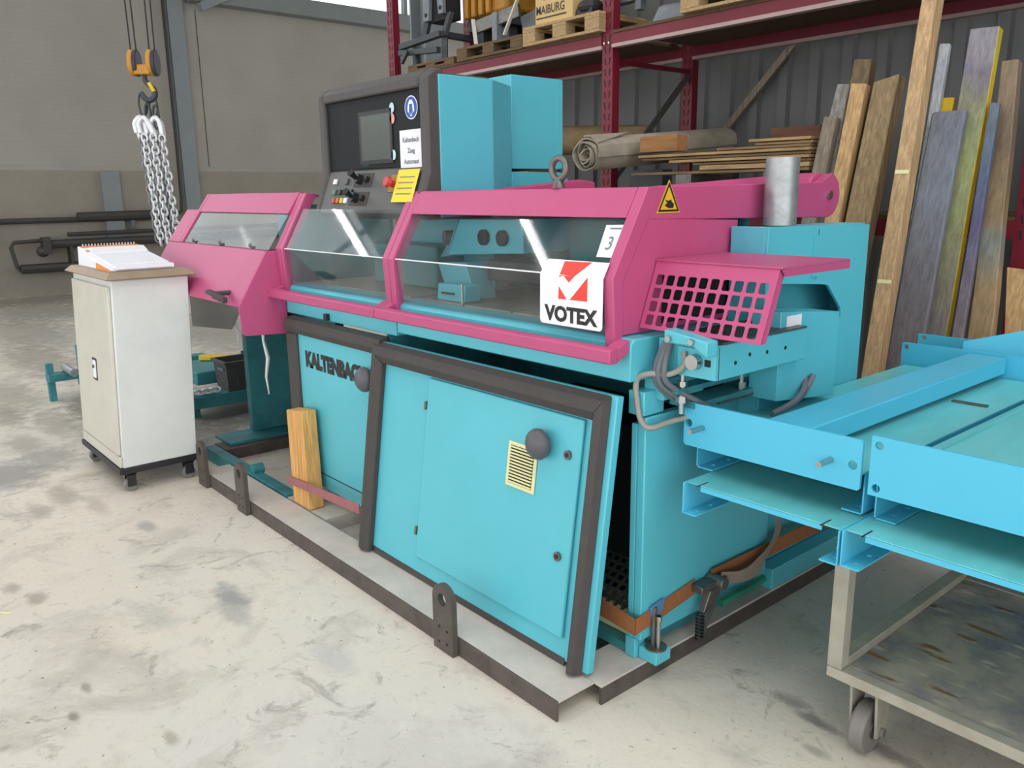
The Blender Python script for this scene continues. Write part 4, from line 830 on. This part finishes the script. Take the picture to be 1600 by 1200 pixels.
MB().tube(smoothpath([HP(0,2.44),HP(.0,2.40),HP(.03,2.37),HP(.06,2.33),HP(.055,2.285),HP(.015,2.262),HP(-.025,2.285),HP(-.033,2.315)]), [.016+.007*math.sin(math.pi*i/42) for i in range(43)], 8).build('hook', DARKFRAME, hk, smooth=True)
MB().beam(HP(.035,2.385,.022),HP(.068,2.32,.022),.03,.026).build('safety_latch', YELLOW, hk, .004)
cs = thing('chain_sling', (-5.08,.63,2.0), 'bright chain sling with long bunched strands hanging on the crane hook', 'chain')
def oring(cx, cz, rx, rz, t, rr, nm): MB().tube([HP(cx+rx*math.cos(R(a)), cz+rz*math.sin(R(a)), t) for a in range(0,360,24)], rr, 6, closed=True).build(nm, DARKFRAME, cs, smooth=True)
oring(-.035,2.235,.030,.085,.005,.008,'master_ring'); oring(.04,2.215,.030,.075,.0,.008,'master_ring')
oring(.005,2.15,.02,.09,.03,.008,'link_ring'); oring(.065,2.14,.022,.085,.03,.008,'link_ring')
for s0, s1, z0, t in ((-.075,-.02,2.105,.02),(-.035,.05,2.10,.045),(.045,.10,2.10,.03),(-.06,-.05,2.06,.0)):
    MB().tube(smoothpath([HP(s0-.02,z0-.075,t),HP(s0-.028,z0-.01,t),HP(s0+.01,z0+.035,t),HP(s0+.045,z0-.005,t),HP(s1,z0-.10,t)]), [.020]*18+[.024]*7, 8).build('grab_hook', CHAINW, cs, smooth=True)
def strand(s0, s1, za, zb, t, mesh):
    n_ = int((za-zb)/.045)
    for i in range(n_):
        k = i/n_; o = bpy.data.objects.new('chain_link', mesh); COL.objects.link(o)
        place(o, HP(s0+(s1-s0)*k + .004*math.sin(i*1.3), za-.045*i, t), cs); o.rotation_euler = (R(4), 0, R(-40 + (0 if i%2 else 90)) + R(random.uniform(-18,18)))
strand(-.025,.015,1.99,1.165,.06,LK); strand(.05,.085,1.99,1.165,.08,LK); strand(.105,.150,1.98,1.22,.06,LK)
strand(.012,.052,1.99,1.17,.045,LKD); strand(.080,.120,1.98,1.20,.045,LKD); strand(-.055,-.018,1.97,1.19,.03,LKD)

# ------------------------------------------------------------------ rack
rk = thing('pallet_rack', (-2.6,3.5,0), 'tall wine-red pallet rack along the grey sheet wall', 'rack')
XU = (-5.40,-2.63,.13,2.85); ZB0, ZB1 = 2.53, 2.62
def upright(x, y, zt):
    m = MB().box(x-.05,x+.05,y,y+.004,0,zt).box(x-.05,x-.046,y+.004,y+.07,0,zt).box(x+.046,x+.05,y+.004,y+.07,0,zt).build('upright', RED, rk)
    s_ = MB(); z = 1.3
    while z < min(zt,3.3):
        for sx in (-1,1):
            s_.hexa([(x+sx*.012,y-.0015,z),(x+sx*.020,y-.0015,z),(x+sx*.030,y-.0015,z+.045),(x+sx*.020,y-.0015,z+.045)],[(x+sx*.012,y+.002,z),(x+sx*.020,y+.002,z),(x+sx*.030,y+.002,z+.045),(x+sx*.020,y+.002,z+.045)])
        z += .075
    s_.build('slots', DARK, m, kind='stuff')
for x in XU: upright(x, 3.0, 4.2); upright(x, 3.90, 4.2)
for i in range(3):
    x0, x1 = XU[i]+.05, XU[i+1]-.05
    for y in (3.0,3.90):
        B('beam', RED, rk, x0,x1,y-.012,y+.04,ZB0+.024,ZB1)
        B('beam_lip', BEAMLIP, rk, x0,x1,y-.014,y+.042,ZB0,ZB0+.023)
        B('beam', RED, rk, x0,x1,y,y+.04,1.30,1.39)
    w_ = (x1-x0)/3
    for k in range(3):
        B('deck_board', CHIP, rk, x0+k*w_+.003,x0+(k+1)*w_-.003,2.98,3.95,ZB1+.001,ZB1+.02)
        B('deck_board', CHIP, rk, x0+k*w_+.003,x0+(k+1)*w_-.003,3.0,3.94,1.391,1.41)
for x in XU:
    MB().beam((x,3.07,2.45),(x,3.89,2.45),.03,.03).build('brace', RED, rk)
    MB().beam((x+.02,3.07,1.65),(x+.02,3.89,2.42),.03,.035).build('brace', STEELD, rk)
    MB().beam((x,3.07,.3),(x,3.89,1.2),.03,.03).build('brace', RED, rk)
for x in (-2.63,.13):
    for dx in (-.022,.022): MB().cyl((x+dx,2.985,2.565),(x+dx,2.998,2.565),.008,n=8).build('bolt', STEEL, rk)
MB().beam((-2.55,4.27,2.0),(-1.95,4.27,2.6),.05,.03,(0,1,0)).build('wall_brace', W_GREY); tag(bpy.data.objects['wall_brace'], 'slanting grey lath fixed on the sheet wall above the felt roll', 'lath')
DZ = ZB1+.021
def pallet(x0, y0, w, d, m, label, name='wooden_pallet', h=.135, group=None):
    p = thing(name, (x0+w/2,y0+d/2,DZ), label, 'pallet', group)
    for i in range(3):
        yy = y0+i*(d-.10)/2
        B('runner', m, p, x0,x0+w,yy,yy+.10,DZ,DZ+.02, .002)
        for k in range(3): B('block', m, p, x0+k*(w-.14)/2,x0+k*(w-.14)/2+.14,yy,yy+.10,DZ+.0205,DZ+h-.042, .003)
    for k in range(3):
        xx = x0+k*(w-.14)/2; B('stringer', m, p, xx,xx+.14,y0,y0+d,DZ+h-.0415,DZ+h-.021, .002)
    for i in range(5):
        yy = y0+i*(d-.13)/4; B('top_board', m, p, x0,x0+w,yy,yy+.13,DZ+h-.0205,DZ+h, .002)
    return p
pallet(-3.45,2.93,.80,.9, W_PAL, 'pale wooden pallet under the lettered carton on the rack')
pallet(-4.33,2.96,.84,.9, W_PALD, 'dark brown pallet under the grey steel arms on the rack', h=.105)
pallet(-5.1,2.98,.70,.9, W_PALD, 'dark pallet under the black hitch frame at the left rack end', h=.06)
pallet(-1.95,2.93,1.2,.85, W_PAL, 'pale pallet standing right of the middle red upright on the rack', h=.14)
ZP = DZ+.1355
cb_ = thing('lettered_carton', (-3.1,3.2,ZP), 'tan wooden box lettered in dark capitals on the pale pallet', 'box')
B('box_body', CARTON, cb_, -3.325,-2.93,2.95,3.45,ZP,ZP+.40, .004)
text('lettering', 'MAIBURG', .085, (-3.315,2.9485,ZP+.068), (1,0,0), (0,0,1), INK, cb_, bold=.001, width=.30)
text('lettering', 'WE', .085, (-3.25,2.9485,ZP+.158), (1,0,0), (0,0,1), INK, cb_, bold=.001)
B('print_band', INK, cb_, -3.31,-2.99,2.9480,2.9492,ZP+.036,ZP+.046)
bb = MB().ball((-2.83,3.03,ZP+.06),.10,.09,.058,10,6).box(-2.92,-2.76,2.97,3.1,ZP+.001,ZP+.05).build('black_bag', BLACK, None, .006); tag(bb, 'crumpled black plastic bundle on the pale pallet beside the lettered box', 'bag')
gf = thing('grey_flange_part', (-2.6,3.1,ZP), 'grey steel part with bolt hole lying behind the red upright', 'machine part')
MB().prism([(-2.78,ZP+.062),(-2.40,ZP+.062),(-2.40,ZP+.14),(-2.70,ZP+.15),(-2.78,ZP+.12)], (3.12,3.20), 'y').build('flange', GREYSTEEL, gf, .004); MB().box(-2.75,-2.69,3.13,3.19,ZP+.001,ZP+.0615).box(-2.5,-2.45,3.13,3.19,ZP-.0,ZP+.0615).build('lug', GREYSTEEL, gf); MB().cyl((-2.74,3.119,ZP+.11),(-2.74,3.112,ZP+.11),.018,n=10).build('bolt', STEELD, gf)
gp = MB().hexa([(-2.3,3.05,DZ+.001),(-1.97,3.05,DZ+.001),(-1.97,3.8,DZ+.001),(-2.3,3.8,DZ+.001)],[(-2.27,3.10,DZ+.12),(-1.99,3.06,DZ+.10),(-1.99,3.75,DZ+.22),(-2.27,3.75,DZ+.24)]).build('wrapped_bundle', GREYSTEEL, None, .02); tag(gp, 'grey wrapped bundle on the rack right of the middle upright', 'bundle')
dm = thing('dark_machine_frame', (-1.4,3.3,DZ+.14), 'dark machine underside standing on the right hand pale pallet', 'machine part')
MB().box(-1.9,-.8,2.98,3.7,DZ+.20,DZ+.6).build('housing', DARKFRAME, dm, .02)
for x in (-1.86,-1.4,-.9):
    for y in (3.02,3.6): B('foot', DARKFRAME, dm, x,x+.06,y,y+.06,DZ+.141,DZ+.20)
# hitch frame, yellow gearbox
hf = thing('hitch_frame', (-4.9,3.2,DZ), 'dark steel three-point hitch frame tilted on the left rack end', 'machine part')
z0 = DZ+.064
MB().beam((-5.20,2.98,z0+.17),(-4.66,3.05,z0+.22),.06,.05).beam((-4.68,3.05,z0+.22),(-4.66,3.6,z0+.20),.06,.05).build('lower_beam', DARKFRAME, hf, .004)
MB().beam((-5.22,2.98,z0+.12),(-4.64,3.0,z0+.08),.05,.05).build('lower_beam', DARKFRAME, hf, .004)
MB().beam((-5.06,3.05,z0+.15),(-4.98,3.02,z0),.04,.03).beam((-4.68,3.1,z0+.2),(-4.66,3.08,z0),.05,.04).build('foot', DARKFRAME, hf)
MB().beam((-5.02,2.93,z0+.11),(-5.12,2.93,z0+.02),.03,.03).build('prop', DARKFRAME, hf)
for x0_, x1_ in ((-4.98,-4.96),(-4.66,-4.62)): MB().beam((x0_,3.08,z0+.2),(x1_-.03,3.15,z0+.40),.07,.04).build('upright_arm', DARKFRAME, hf, .004)
pl_ = [(-4.99,z0+.37),(-4.92,z0+.37),(-4.90,z0+.56),(-4.85,z0+.60),(-4.79,z0+.56),(-4.77,z0+.40),(-4.70,z0+.40),(-4.72,z0+.85),(-5.0,z0+.95)]
MB().prism(pl_, (3.10,3.14), 'y').build('hook_plate', GREYSTEEL, hf, .004)
for x, z in ((-4.955,z0+.42),(-4.735,z0+.45)): MB().cyl((x,3.099,z),(x,3.095,z),.018,n=12).build('bore', DARK, hf)
B('cross_member', DARK, hf, -4.98,-4.70,3.145,3.3,z0+.36,z0+.60)
yg = thing('yellow_gearbox', (-4.3,3.4,DZ+.106), 'amber painted gearbox casting high on the rack beside the hitch frame', 'machine part')
zy = DZ+.106
MB().box(-4.62,-4.04,3.28,3.75,zy+.30,zy+.85).build('casting', AMBER, yg, .03)
for i in range(4): B('fin', AMBER, yg, -4.58+.10*i,-4.53+.10*i,3.24,3.279,zy+.30,zy+.52, .01)
MB().cyl((-4.15,3.279,zy+.48),(-4.15,3.25,zy+.48),.05,n=12).build('bore', DARK, yg)
MB().box(-4.6,-4.06,3.30,3.72,zy+.2,zy+.299).box(-4.55,-4.45,3.35,3.45,zy,zy+.2).box(-4.2,-4.1,3.35,3.45,zy,zy+.2).box(-4.4,-4.3,3.6,3.7,zy,zy+.2).build('base', DARKFRAME, yg, .005)
ga = thing('grey_steel_arms', (-3.9,3.1,zy), 'grey welded arms with white struts lying on the dark pallet', 'machine part')
MB().beam((-4.10,3.0,zy+.14),(-3.62,3.05,zy+.20),.03,.10).build('arm', STEELD, ga, .004)
MB().beam((-3.75,3.2,zy+.12),(-3.40,3.25,zy+.20),.03,.14).build('arm', GREYSTEEL, ga, .004)
MB().box(-3.9,-3.84,3.0,3.05,zy+.001,zy+.22).box(-3.60,-3.50,3.2,3.25,zy+.001,zy+.08).build('foot', GREYSTEEL, ga)
MB().beam((-4.12,2.98,zy+.20),(-4.06,2.96,zy+.0),.03,.012).build('strut', WHITEDOOR, ga)
MB().beam((-3.56,2.98,zy+.26),(-3.70,2.96,zy+.02),.03,.012).build('strut', WHITEDOOR, ga)

# ------------------------------------------------------------------ rolls and boards on the lower shelf
LZ0 = 1.411
rl_ = thing('felt_roll', (-2.5,3.3,1.6), 'thick grey felt roll with spiral end on the lower rack shelf', 'roll')
ra, rb_ = Vector((-2.348,2.50,1.788)), Vector((-2.235,3.86,1.90)); rax = (rb_-ra).normalized()
e1 = rax.orthogonal().normalized(); e2 = rax.cross(e1)
def RP(c0, rr, a): return c0 + e1*rr*math.cos(a) + e2*rr*math.sin(a)
m_ = MB(); NP = 84; sv = []
def wob(a): return 1+.06*math.sin(2*a+1)+.04*math.sin(5*a)
for i in range(NP):
    a = i/NP*2*math.pi*4.2; rr = .018+.092*i/NP
    sv.append((a, rr*wob(a)))
vs = []; fs = []
for (a, rr) in sv:
    for t_, q in ((0,0),(1,0),(1,.009),(0,.009)): vs.append(RP(ra + rax*((.02*math.sin(a*1.3)) if t_==0 else (rb_-ra).length), rr+q, a))
for i in range(NP-1):
    k = 4*i; fs += [(k,k+1,k+5,k+4),(k+1,k+2,k+6,k+5),(k+2,k+3,k+7,k+6),(k+3,k,k+4,k+7)]
m_.add(vs, fs).build('sheet', ROLLG, rl_, smooth=False)
MB().tube([ra+rax*.06+Vector((.0,0,0)), rb_-rax*.02], .100, 16).build('core', ROLLG, rl_, smooth=False)
MB().hexa([RP(ra+rax*.02,.122,a) for a in (R(-60),R(-30),R(10))]+[RP(ra+rax*.35,.125,R(-25))],[RP(ra+rax*.02,.132,a) for a in (R(-60),R(-30),R(10))]+[RP(ra+rax*.35,.135,R(-25))]).build('torn_flap', ROLLG, rl_)
B('cradle', DARKFRAME, rl_, -2.45,-2.15,3.05,3.15,LZ0,1.70)
B('cradle', DARKFRAME, rl_, -2.40,-2.05,3.7,3.8,LZ0,1.76)
r2_ = MB().tube([(-3.85,3.30,1.985),(-2.85,3.74,1.95)],.115,14).build('brown_roll', ROLLB, None, smooth=True)
tag(r2_, 'brown paper roll lying behind the middle red upright', 'roll')
MB().box(-3.8,-3.7,3.2,3.5,LZ0,1.85).build('roll_block', W_XBRD2); tag(bpy.data.objects['roll_block'], 'squared brown timber block under the brown paper roll', 'timber')
for i, (x, lab) in enumerate(((-1.75,'grey spacer block under the board stack, the left one'),(-1.12,'grey spacer block under the board stack, the right one'))):
    o = B('spacer_block', STEELD, None, x-.06,x+.06,2.76,3.2,LZ0,1.655, .003); tag(o, lab, 'block')
boards = [ # x0,x1,z0,z1,y0,tilt
 (-2.17,-.905,1.660,1.676,2.75,.004,W_XBRD2,'lowest grey-brown board of the stack beside the felt roll'),
 (-1.62,-.905,1.680,1.706,2.75,.004,W_XBRD,'thick pale board lying second from the bottom of the stack'),
 (-1.68,-.905,1.718,1.732,2.76,.01,W_XBRD2,'brown board third from the bottom of the stack'),
 (-1.85,-.905,1.742,1.758,2.74,.018,W_XBRD,'pale board jutting toward the roll in the middle of the stack'),
 (-2.08,-.905,1.768,1.782,2.75,.006,W_XBRD2,'brown board with a pale end in the upper stack'),
 (-2.10,-.905,1.792,1.808,2.735,.003,W_XBRD,'pale board under the short timber block'),
 (-1.50,-.91,1.818,1.832,2.75,.006,W_XBRD2,'thin brown board near the top of the stack'),
 (-1.25,-.91,1.842,1.856,2.77,.005,W_XBRD,'short pale board second from the top of the stack'),
 (-1.28,-.91,1.866,1.882,2.75,.004,W_XBRD,'uppermost pale board of the stack under the leaning timbers')]
zz = 1.6555
for x0,x1,z0_,z1_,y0_,tl,m,lab in boards:
    th = z1_-z0_; gap = .0045
    o = MB().hexa([(x0,y0_,zz),(x1,y0_+.03,zz),(x1,y0_+.26,zz),(x0,y0_+.22,zz)],[(x0,y0_,zz+th),(x1,y0_+.03,zz+th),(x1,y0_+.26,zz+th),(x0,y0_+.22,zz+th)]).build('board', m, None, .002, group='boards stacked on the lower shelf'); tag(o, lab, 'board')
    zz += th+gap
tb = B('timber_block', W_BLK, None, -2.10,-1.80,2.75,2.86,1.826,1.925, .003); tag(tb, 'short brown squared timber lying on the board stack by the roll', 'timber')
tb.location.z = 1.7985
tb2 = B('timber_block', W_REDBR, None, -1.46,-1.12,3.25,3.38,1.66,1.93, .003); tag(tb2, 'red-brown timber with orange end behind the board stack', 'timber')

# ------------------------------------------------------------------ leaning timbers
def lean(y0, z): return y0 + .2*z
def timber(name, m, tl, tr, bl, br, th, label, off=0., mats=None, bev=.005, cat='timber'):
    """tl.. are (x, z) of the front face on the leaning plane; run down to the floor"""
    def P_(x, z): return Vector((x, 2.41+off+.2*z, z))
    nrm = Vector((0,-1,.2)).normalized()
    def down(t, b):
        k = (t[1]-0.004)/(t[1]-b[1]); return (t[0]+(b[0]-t[0])*k, 0.004)
    l, r_ = down(tl, bl), down(tr, br)
    a = [P_(*l), P_(*r_), P_(*tr), P_(*tl)]; b = [q - nrm*th for q in a]
    zmin = min(q.z for q in b[:2])
    b[0].z += max(0,.004-b[0].z); b[1].z += max(0,.004-b[1].z)
    # bottoms flat on the floor, body cut into eight lengths
    N = 6; mb = MB(); vs = []
    for i in range(N+1):
        t = i/N; j = [random.uniform(-.0025,.0025) for _ in range(2)] if 0 < i < N else [0,0]
        for lo_, hi_ in ((a[0],a[3]),(a[1],a[2]),(b[1],b[2]),(b[0],b[3])): vs.append(lo_.lerp(hi_,t)+Vector((j[0],j[1],0)))
    fs = [(0,1,2,3)[::-1], tuple(4*N+k for k in range(4))]
    side = []
    for i in range(N):
        for k in range(4): fs.append((4*i+k, 4*i+(k+1)%4, 4*i+4+(k+1)%4, 4*i+4+k)); side.append(len(fs)-1) if k == 1 else None
    mb.add(vs, fs); o = mb.build(name, [m]+(mats or []), None, bev)
    if mats:
        for p in o.data.polygons:
            if p.normal.x > .8: p.material_index = 1
    o['group'] = 'timbers leaning on the rack'
    tag(o, label, cat); return o
timber('timber', W_GREY, (-.849,1.934),(-.775,1.929),(-.868,1.596),(-.788,1.595),.05,'weathered grey timber with slanting top, leftmost of the leaning timbers')
timber('timber', W_SILV, (-.837,2.106),(-.767,2.099),(-.857,1.877),(-.767,1.871),.03,'silvery grey plank behind the leftmost weathered timber', off=.06)
timber('timber', W_PALE, (-.724,2.094),(-.640,2.084),(-.734,1.637),(-.652,1.635),.055,'fresh pale timber with light orange face among the leaning timbers')
timber('timber', W_DARK, (-.790,2.234),(-.692,2.222),(-.795,2.109),(-.693,2.098),.07,'dark mossy timber rising behind the fresh pale timber', off=.11)
timber('timber', W_BRN, (-.602,2.087),(-.475,2.114),(-.618,1.634),(-.485,1.630),.08,'broad split brown timber left of the tallest post')
t6 = timber('timber', W_TAN, (-.368,2.70),(-.297,2.68),(-.327,.637),(-.248,.650),.085,'tallest tan post with cream bands reaching past the rack beam', off=-.14)
for z in (1.62,1.10,.62):
    t = (z-.637)/(2.70-.637); xl = -.327+(-.368+.327)*t; xr = -.248+(-.297+.248)*t
    MB().hexa([(xl+.006,2.41-.14+.2*z-.0015,z),(xr-.004,2.41-.14+.2*z-.0015,z),(xr-.004,2.41-.14+.2*(z+.018)-.0015,z+.018),(xl+.006,2.41-.14+.2*(z+.018)-.0015,z+.018)],[(xl+.006,2.41-.14+.2*z+.001,z),(xr-.004,2.41-.14+.2*z+.001,z),(xr-.004,2.41-.14+.2*(z+.018)+.001,z+.018),(xl+.006,2.41-.14+.2*(z+.018)+.001,z+.018)]).build('cream_band', CREAM, t6)
timber('timber', W_WHITE, (-.318,2.241),(-.270,2.236),(-.313,1.917),(-.265,1.914),.035,'slim whitewashed batten between the tallest post and the slate board', off=.035)
timber('timber', YELLOW, (-.280,1.985),(-.215,1.981),(-.280,1.918),(-.215,1.911),.025,'yellow painted batten peeping over the slate board', off=.075)
timber('timber', W_SLATE2, (-.262,1.909),(-.104,1.911),(-.272,.669),(-.103,.811),.04,'wide slate-blue painted board right of the tallest post', off=-.04, bev=.01, cat='board')
timber('timber', W_MULTI, (-.176,2.286),(-.047,2.280),(-.160,.872),(-.027,.875),.055,'tall green and purple oversprayed board with yellow edge', off=.012, mats=[W_MULTIY], cat='board')
timber('timber', W_BLUE2, (-.022,1.935),(.021,1.931),(.004,.880),(.054,.885),.03,'narrow dark blue board right of the oversprayed board', off=0, cat='board')
timber('timber', W_BRN2, (-.027,2.126),(.045,2.126),(.052,.878),(.157,.890),.06,'brown rough plank, rightmost of the tall leaning timbers', off=.06)
timber('timber', W_PALE, (.141,1.186),(.238,1.177),(.174,.957),(.245,.965),.06,'short pale timber standing beside the right red upright', off=.13)

# ------------------------------------------------------------------ cart
ck = thing('platform_cart', (1.2,.9,0), 'grey steel platform cart with stained deck carrying teal frames', 'cart')
X0, X1, Y0, Y1, ZD = .578, 1.85, .485, 1.36, .262
MB().box(X0,X1,Y0,Y0+.04,ZD-.032,ZD-.001).build('deck_edge', CARTGREY, ck, .003)
B('deck_edge', CARTGREY, ck, X0,X1,Y1-.04,Y1,ZD-.032,ZD-.001, .003)
B('deck_edge', CARTGREY, ck, X0,X0+.04,Y0+.041,Y1-.041,ZD-.032,ZD+.02, .003)
B('deck_edge', CARTGREY, ck, X1-.04,X1,Y0+.041,Y1-.041,ZD-.032,ZD-.001, .003)
B('deck', DECKM, ck, X0+.041,X1-.041,Y0+.041,Y1-.041,ZD-.02,ZD-.004)
for x, y in ((X0,Y0),(X0,Y1-.042),(X1-.042,Y0),(X1-.042,Y1-.042)):
    MB().box(x,x+.042,y,y+.042,ZD,.598).build('leg', CARTGREY, ck, .003)
MB().box(X0+.0,X0+.04,Y0,Y1,.599,.615).box(X1-.04,X1,Y0,Y1,.599,.615).build('top_frame', CARTGREY, ck)
B('side_rail', CARTGREY, ck, X0+.043,X1-.043,Y1-.035,Y1-.01,ZD+.03,ZD+.06)
def cart_castor(x, y):
    w = MB().cyl((x-.022,y,.075),(x+.022,y,.075),.075,n=24).build('castor_wheel', GREYWHEEL, ck, .008)
    MB().cyl((x-.026,y,.075),(x+.026,y,.075),.03,n=14).build('wheel_hub', STEELD, w)
    MB().hexa([(x+.032,y-.025,.06),(x+.040,y-.025,.06),(x+.040,y+.025,.06),(x+.032,y+.025,.06)],[(x+.032,y-.04,.205),(x+.040,y-.04,.205),(x+.040,y+.06,.205),(x+.032,y+.06,.205)]).hexa([(x-.040,y-.025,.06),(x-.032,y-.025,.06),(x-.032,y+.025,.06),(x-.040,y+.025,.06)],[(x-.040,y-.04,.205),(x-.032,y-.04,.205),(x-.032,y+.06,.205),(x-.040,y+.06,.205)]).box(x-.045,x+.045,y-.045,y+.065,.206,.2295).build('castor_fork', CARTGREY, ck, .002)
    MB().cyl((x+.041,y,.075),(x+.05,y,.075),.012,n=6).build('axle_nut', STEEL, ck)
cart_castor(.665,.575); cart_castor(.665,1.27); cart_castor(1.76,.575); cart_castor(1.76,1.27)

# ------------------------------------------------------------------ teal frames on the cart
def tray(x0, x1, y0, y1, zt, h, label, m, left_notch=True):
    t = thing('channel_tray', ((x0+x1)/2,(y0+y1)/2,zt-h), label, 'tray')
    B('sheet', m, t, x0+.004,x1-.004,y0+(.0),y1,zt-.003,zt, .001)
    for xs_, s in ((x0,1),(x1,-1)):
        a, b = sorted((xs_, xs_+s*.004)); MB().box(a,b,y0-.012,y1,zt-h,zt).build('side', TEALB, t, .001)
        a, b = sorted((xs_+s*.0045, xs_+s*.05)); fl = hollow('foot_flange', TEALB, t, [(a,y0-.012),(b,y0-.012),(b,y1),(a,y1)], [disc(.007,(a+b)/2,y0+.02,8),disc(.007,(a+b)/2,y0+.09,8)], .004, (0,0,zt-h+.004), (1,0,0), (0,1,0))
    MB().box(x0+.055,x1-.055,y0,y0+.003,zt-.018,zt-.0035).build('front_lip', TEALB, t)
    for xx in (x0+.05,x1-.054): MB().box(xx,xx+.004,y0-.013,y0+.04,zt-.001,zt+.0008).build('notch', DARK, t)
    return t
tray(.150,.640,.385,1.75,.712,.096,'lower teal channel tray under the left end plate',TEALW)
tray(.646,1.40,.385,1.75,.716,.096,'lower teal channel tray with scratched sheet under the long end plate',TEALW)
ft_ = thing('table_frame', (.36,1.1,.716), 'teal table frame with two end plates joined by a box beam', 'frame')
def fplate(nm, x0, x1, y, z0, z1, holes=(), th=.010, parent=ft_, m=TEALB):
    return hollow(nm, m, parent, rrect(x1-x0,z1-z0,.006,(x0+x1)/2,(z0+z1)/2,1), [disc(rr,hx_,hz_,12) for hx_,hz_,rr in holes], th, (0,y,0), (1,0,0), (0,0,1))
fp = fplate('end_plate', .082,.640,.457,.797,.932,((.100,.868,.0125),(.618,.862,.0125)))
for x in (.150,.558): MB().cyl((x,.456,.862),(x,.395,.862),.0085,n=10).build('pin', STEEL, fp)
fplate('end_plate', .082,.760,1.893,.797,.932,((.10,.915,.010),))
MB().box(.345,.480,.468,1.882,.862,.924).build('box_beam', TEALB, ft_, .004)
B('table_sheet', TEALW, ft_, .105,.640,.472,1.88,.838,.8425)
for x in (.102,.63): B('side_channel', TEALB, ft_, x,x+.004,.50,1.88,.722,.837)
for x0_, x1_ in ((.1065,.16),(.575,.6295)): hollow('foot_flange', TEALB, ft_, [(x0_,.50),(x1_,.50),(x1_,1.88),(x0_,1.88)], [disc(.008,(x0_+x1_)/2,.54,8),disc(.008,(x0_+x1_)/2,.62,8)], .004, (0,0,.722), (1,0,0), (0,1,0))
B('slot_bar', STEELD, ft_, .49,.60,1.38,1.40,.843,.849)
f2 = thing('long_frame', (1.1,1.1,.72), 'long teal frame with scuffed deck and tall end plate, nearest the right edge', 'frame')
hollow('end_plate', TEALB, f2, [(.664,.797),(1.75,.797),(1.75,.952),(.664,.952)], [disc(.011,.684,.930,12),disc(.011,.684,.818,12)], .010, (0,.452,0), (1,0,0), (0,0,1))
B('deck_sheet', TEALW, f2, .668,1.6,.463,1.87,.842,.847)
for x in (.664,1.58): B('side_channel', TEALB, f2, x,x+.004,.50,1.87,.722,.841)
hollow('foot_flange', TEALB, f2, [(.6685,.50),(.72,.50),(.72,1.87),(.6685,1.87)], [disc(.008,.695,.54,8),disc(.008,.695,.62,8)], .004, (0,0,.722), (1,0,0), (0,1,0))
B('deck_rib', TEALW, f2, .690,.70,.47,1.87,.8475,.853)
MB().box(.72,.80,.70,.76,.8475,.853).build('red_mark', REDP, f2)
f3 = thing('rear_plate', (.35,2.2,.0), 'teal rear end plate with tall folded sheet behind the table frames', 'frame')
hollow('end_plate', TEALB, f3, [(.03,.80),(.32,.80),(.32,.93),(.03,.93)], [disc(.010,.055,.915,10)], .008, (0,2.16,0), (1,0,0), (0,0,1))
MB().hexa([(.285,1.98,.80),(.80,2.30,.80),(.80,2.31,.80),(.285,1.99,.80)],[(.285,1.98,.95),(.80,2.30,1.10),(.80,2.31,1.10),(.285,1.99,.95)]).build('folded_sheet', TEALB, f3)
MB().cyl((.33,1.99,.905),(.37,1.94,.905),.012).build('pin', STEEL, f3)
for x, y in ((.05,2.165),(.28,2.165),(.75,2.285)): B('leg', TEALD, f3, x,x+.04,y,y+.04,0,.80)

# ------------------------------------------------------------------ scraps on the floor
sc = MB().hexa([(-1.93,-1.16,.001),(-1.885,-1.125,.001),(-1.875,-1.105,.001),(-1.925,-1.14,.001)],[(-1.93,-1.16,.006),(-1.885,-1.125,.010),(-1.875,-1.105,.007),(-1.925,-1.14,.004)]).build('wood_chip', CREAM); tag(sc, 'pale wood chip lying on the bare concrete at left', 'chip')
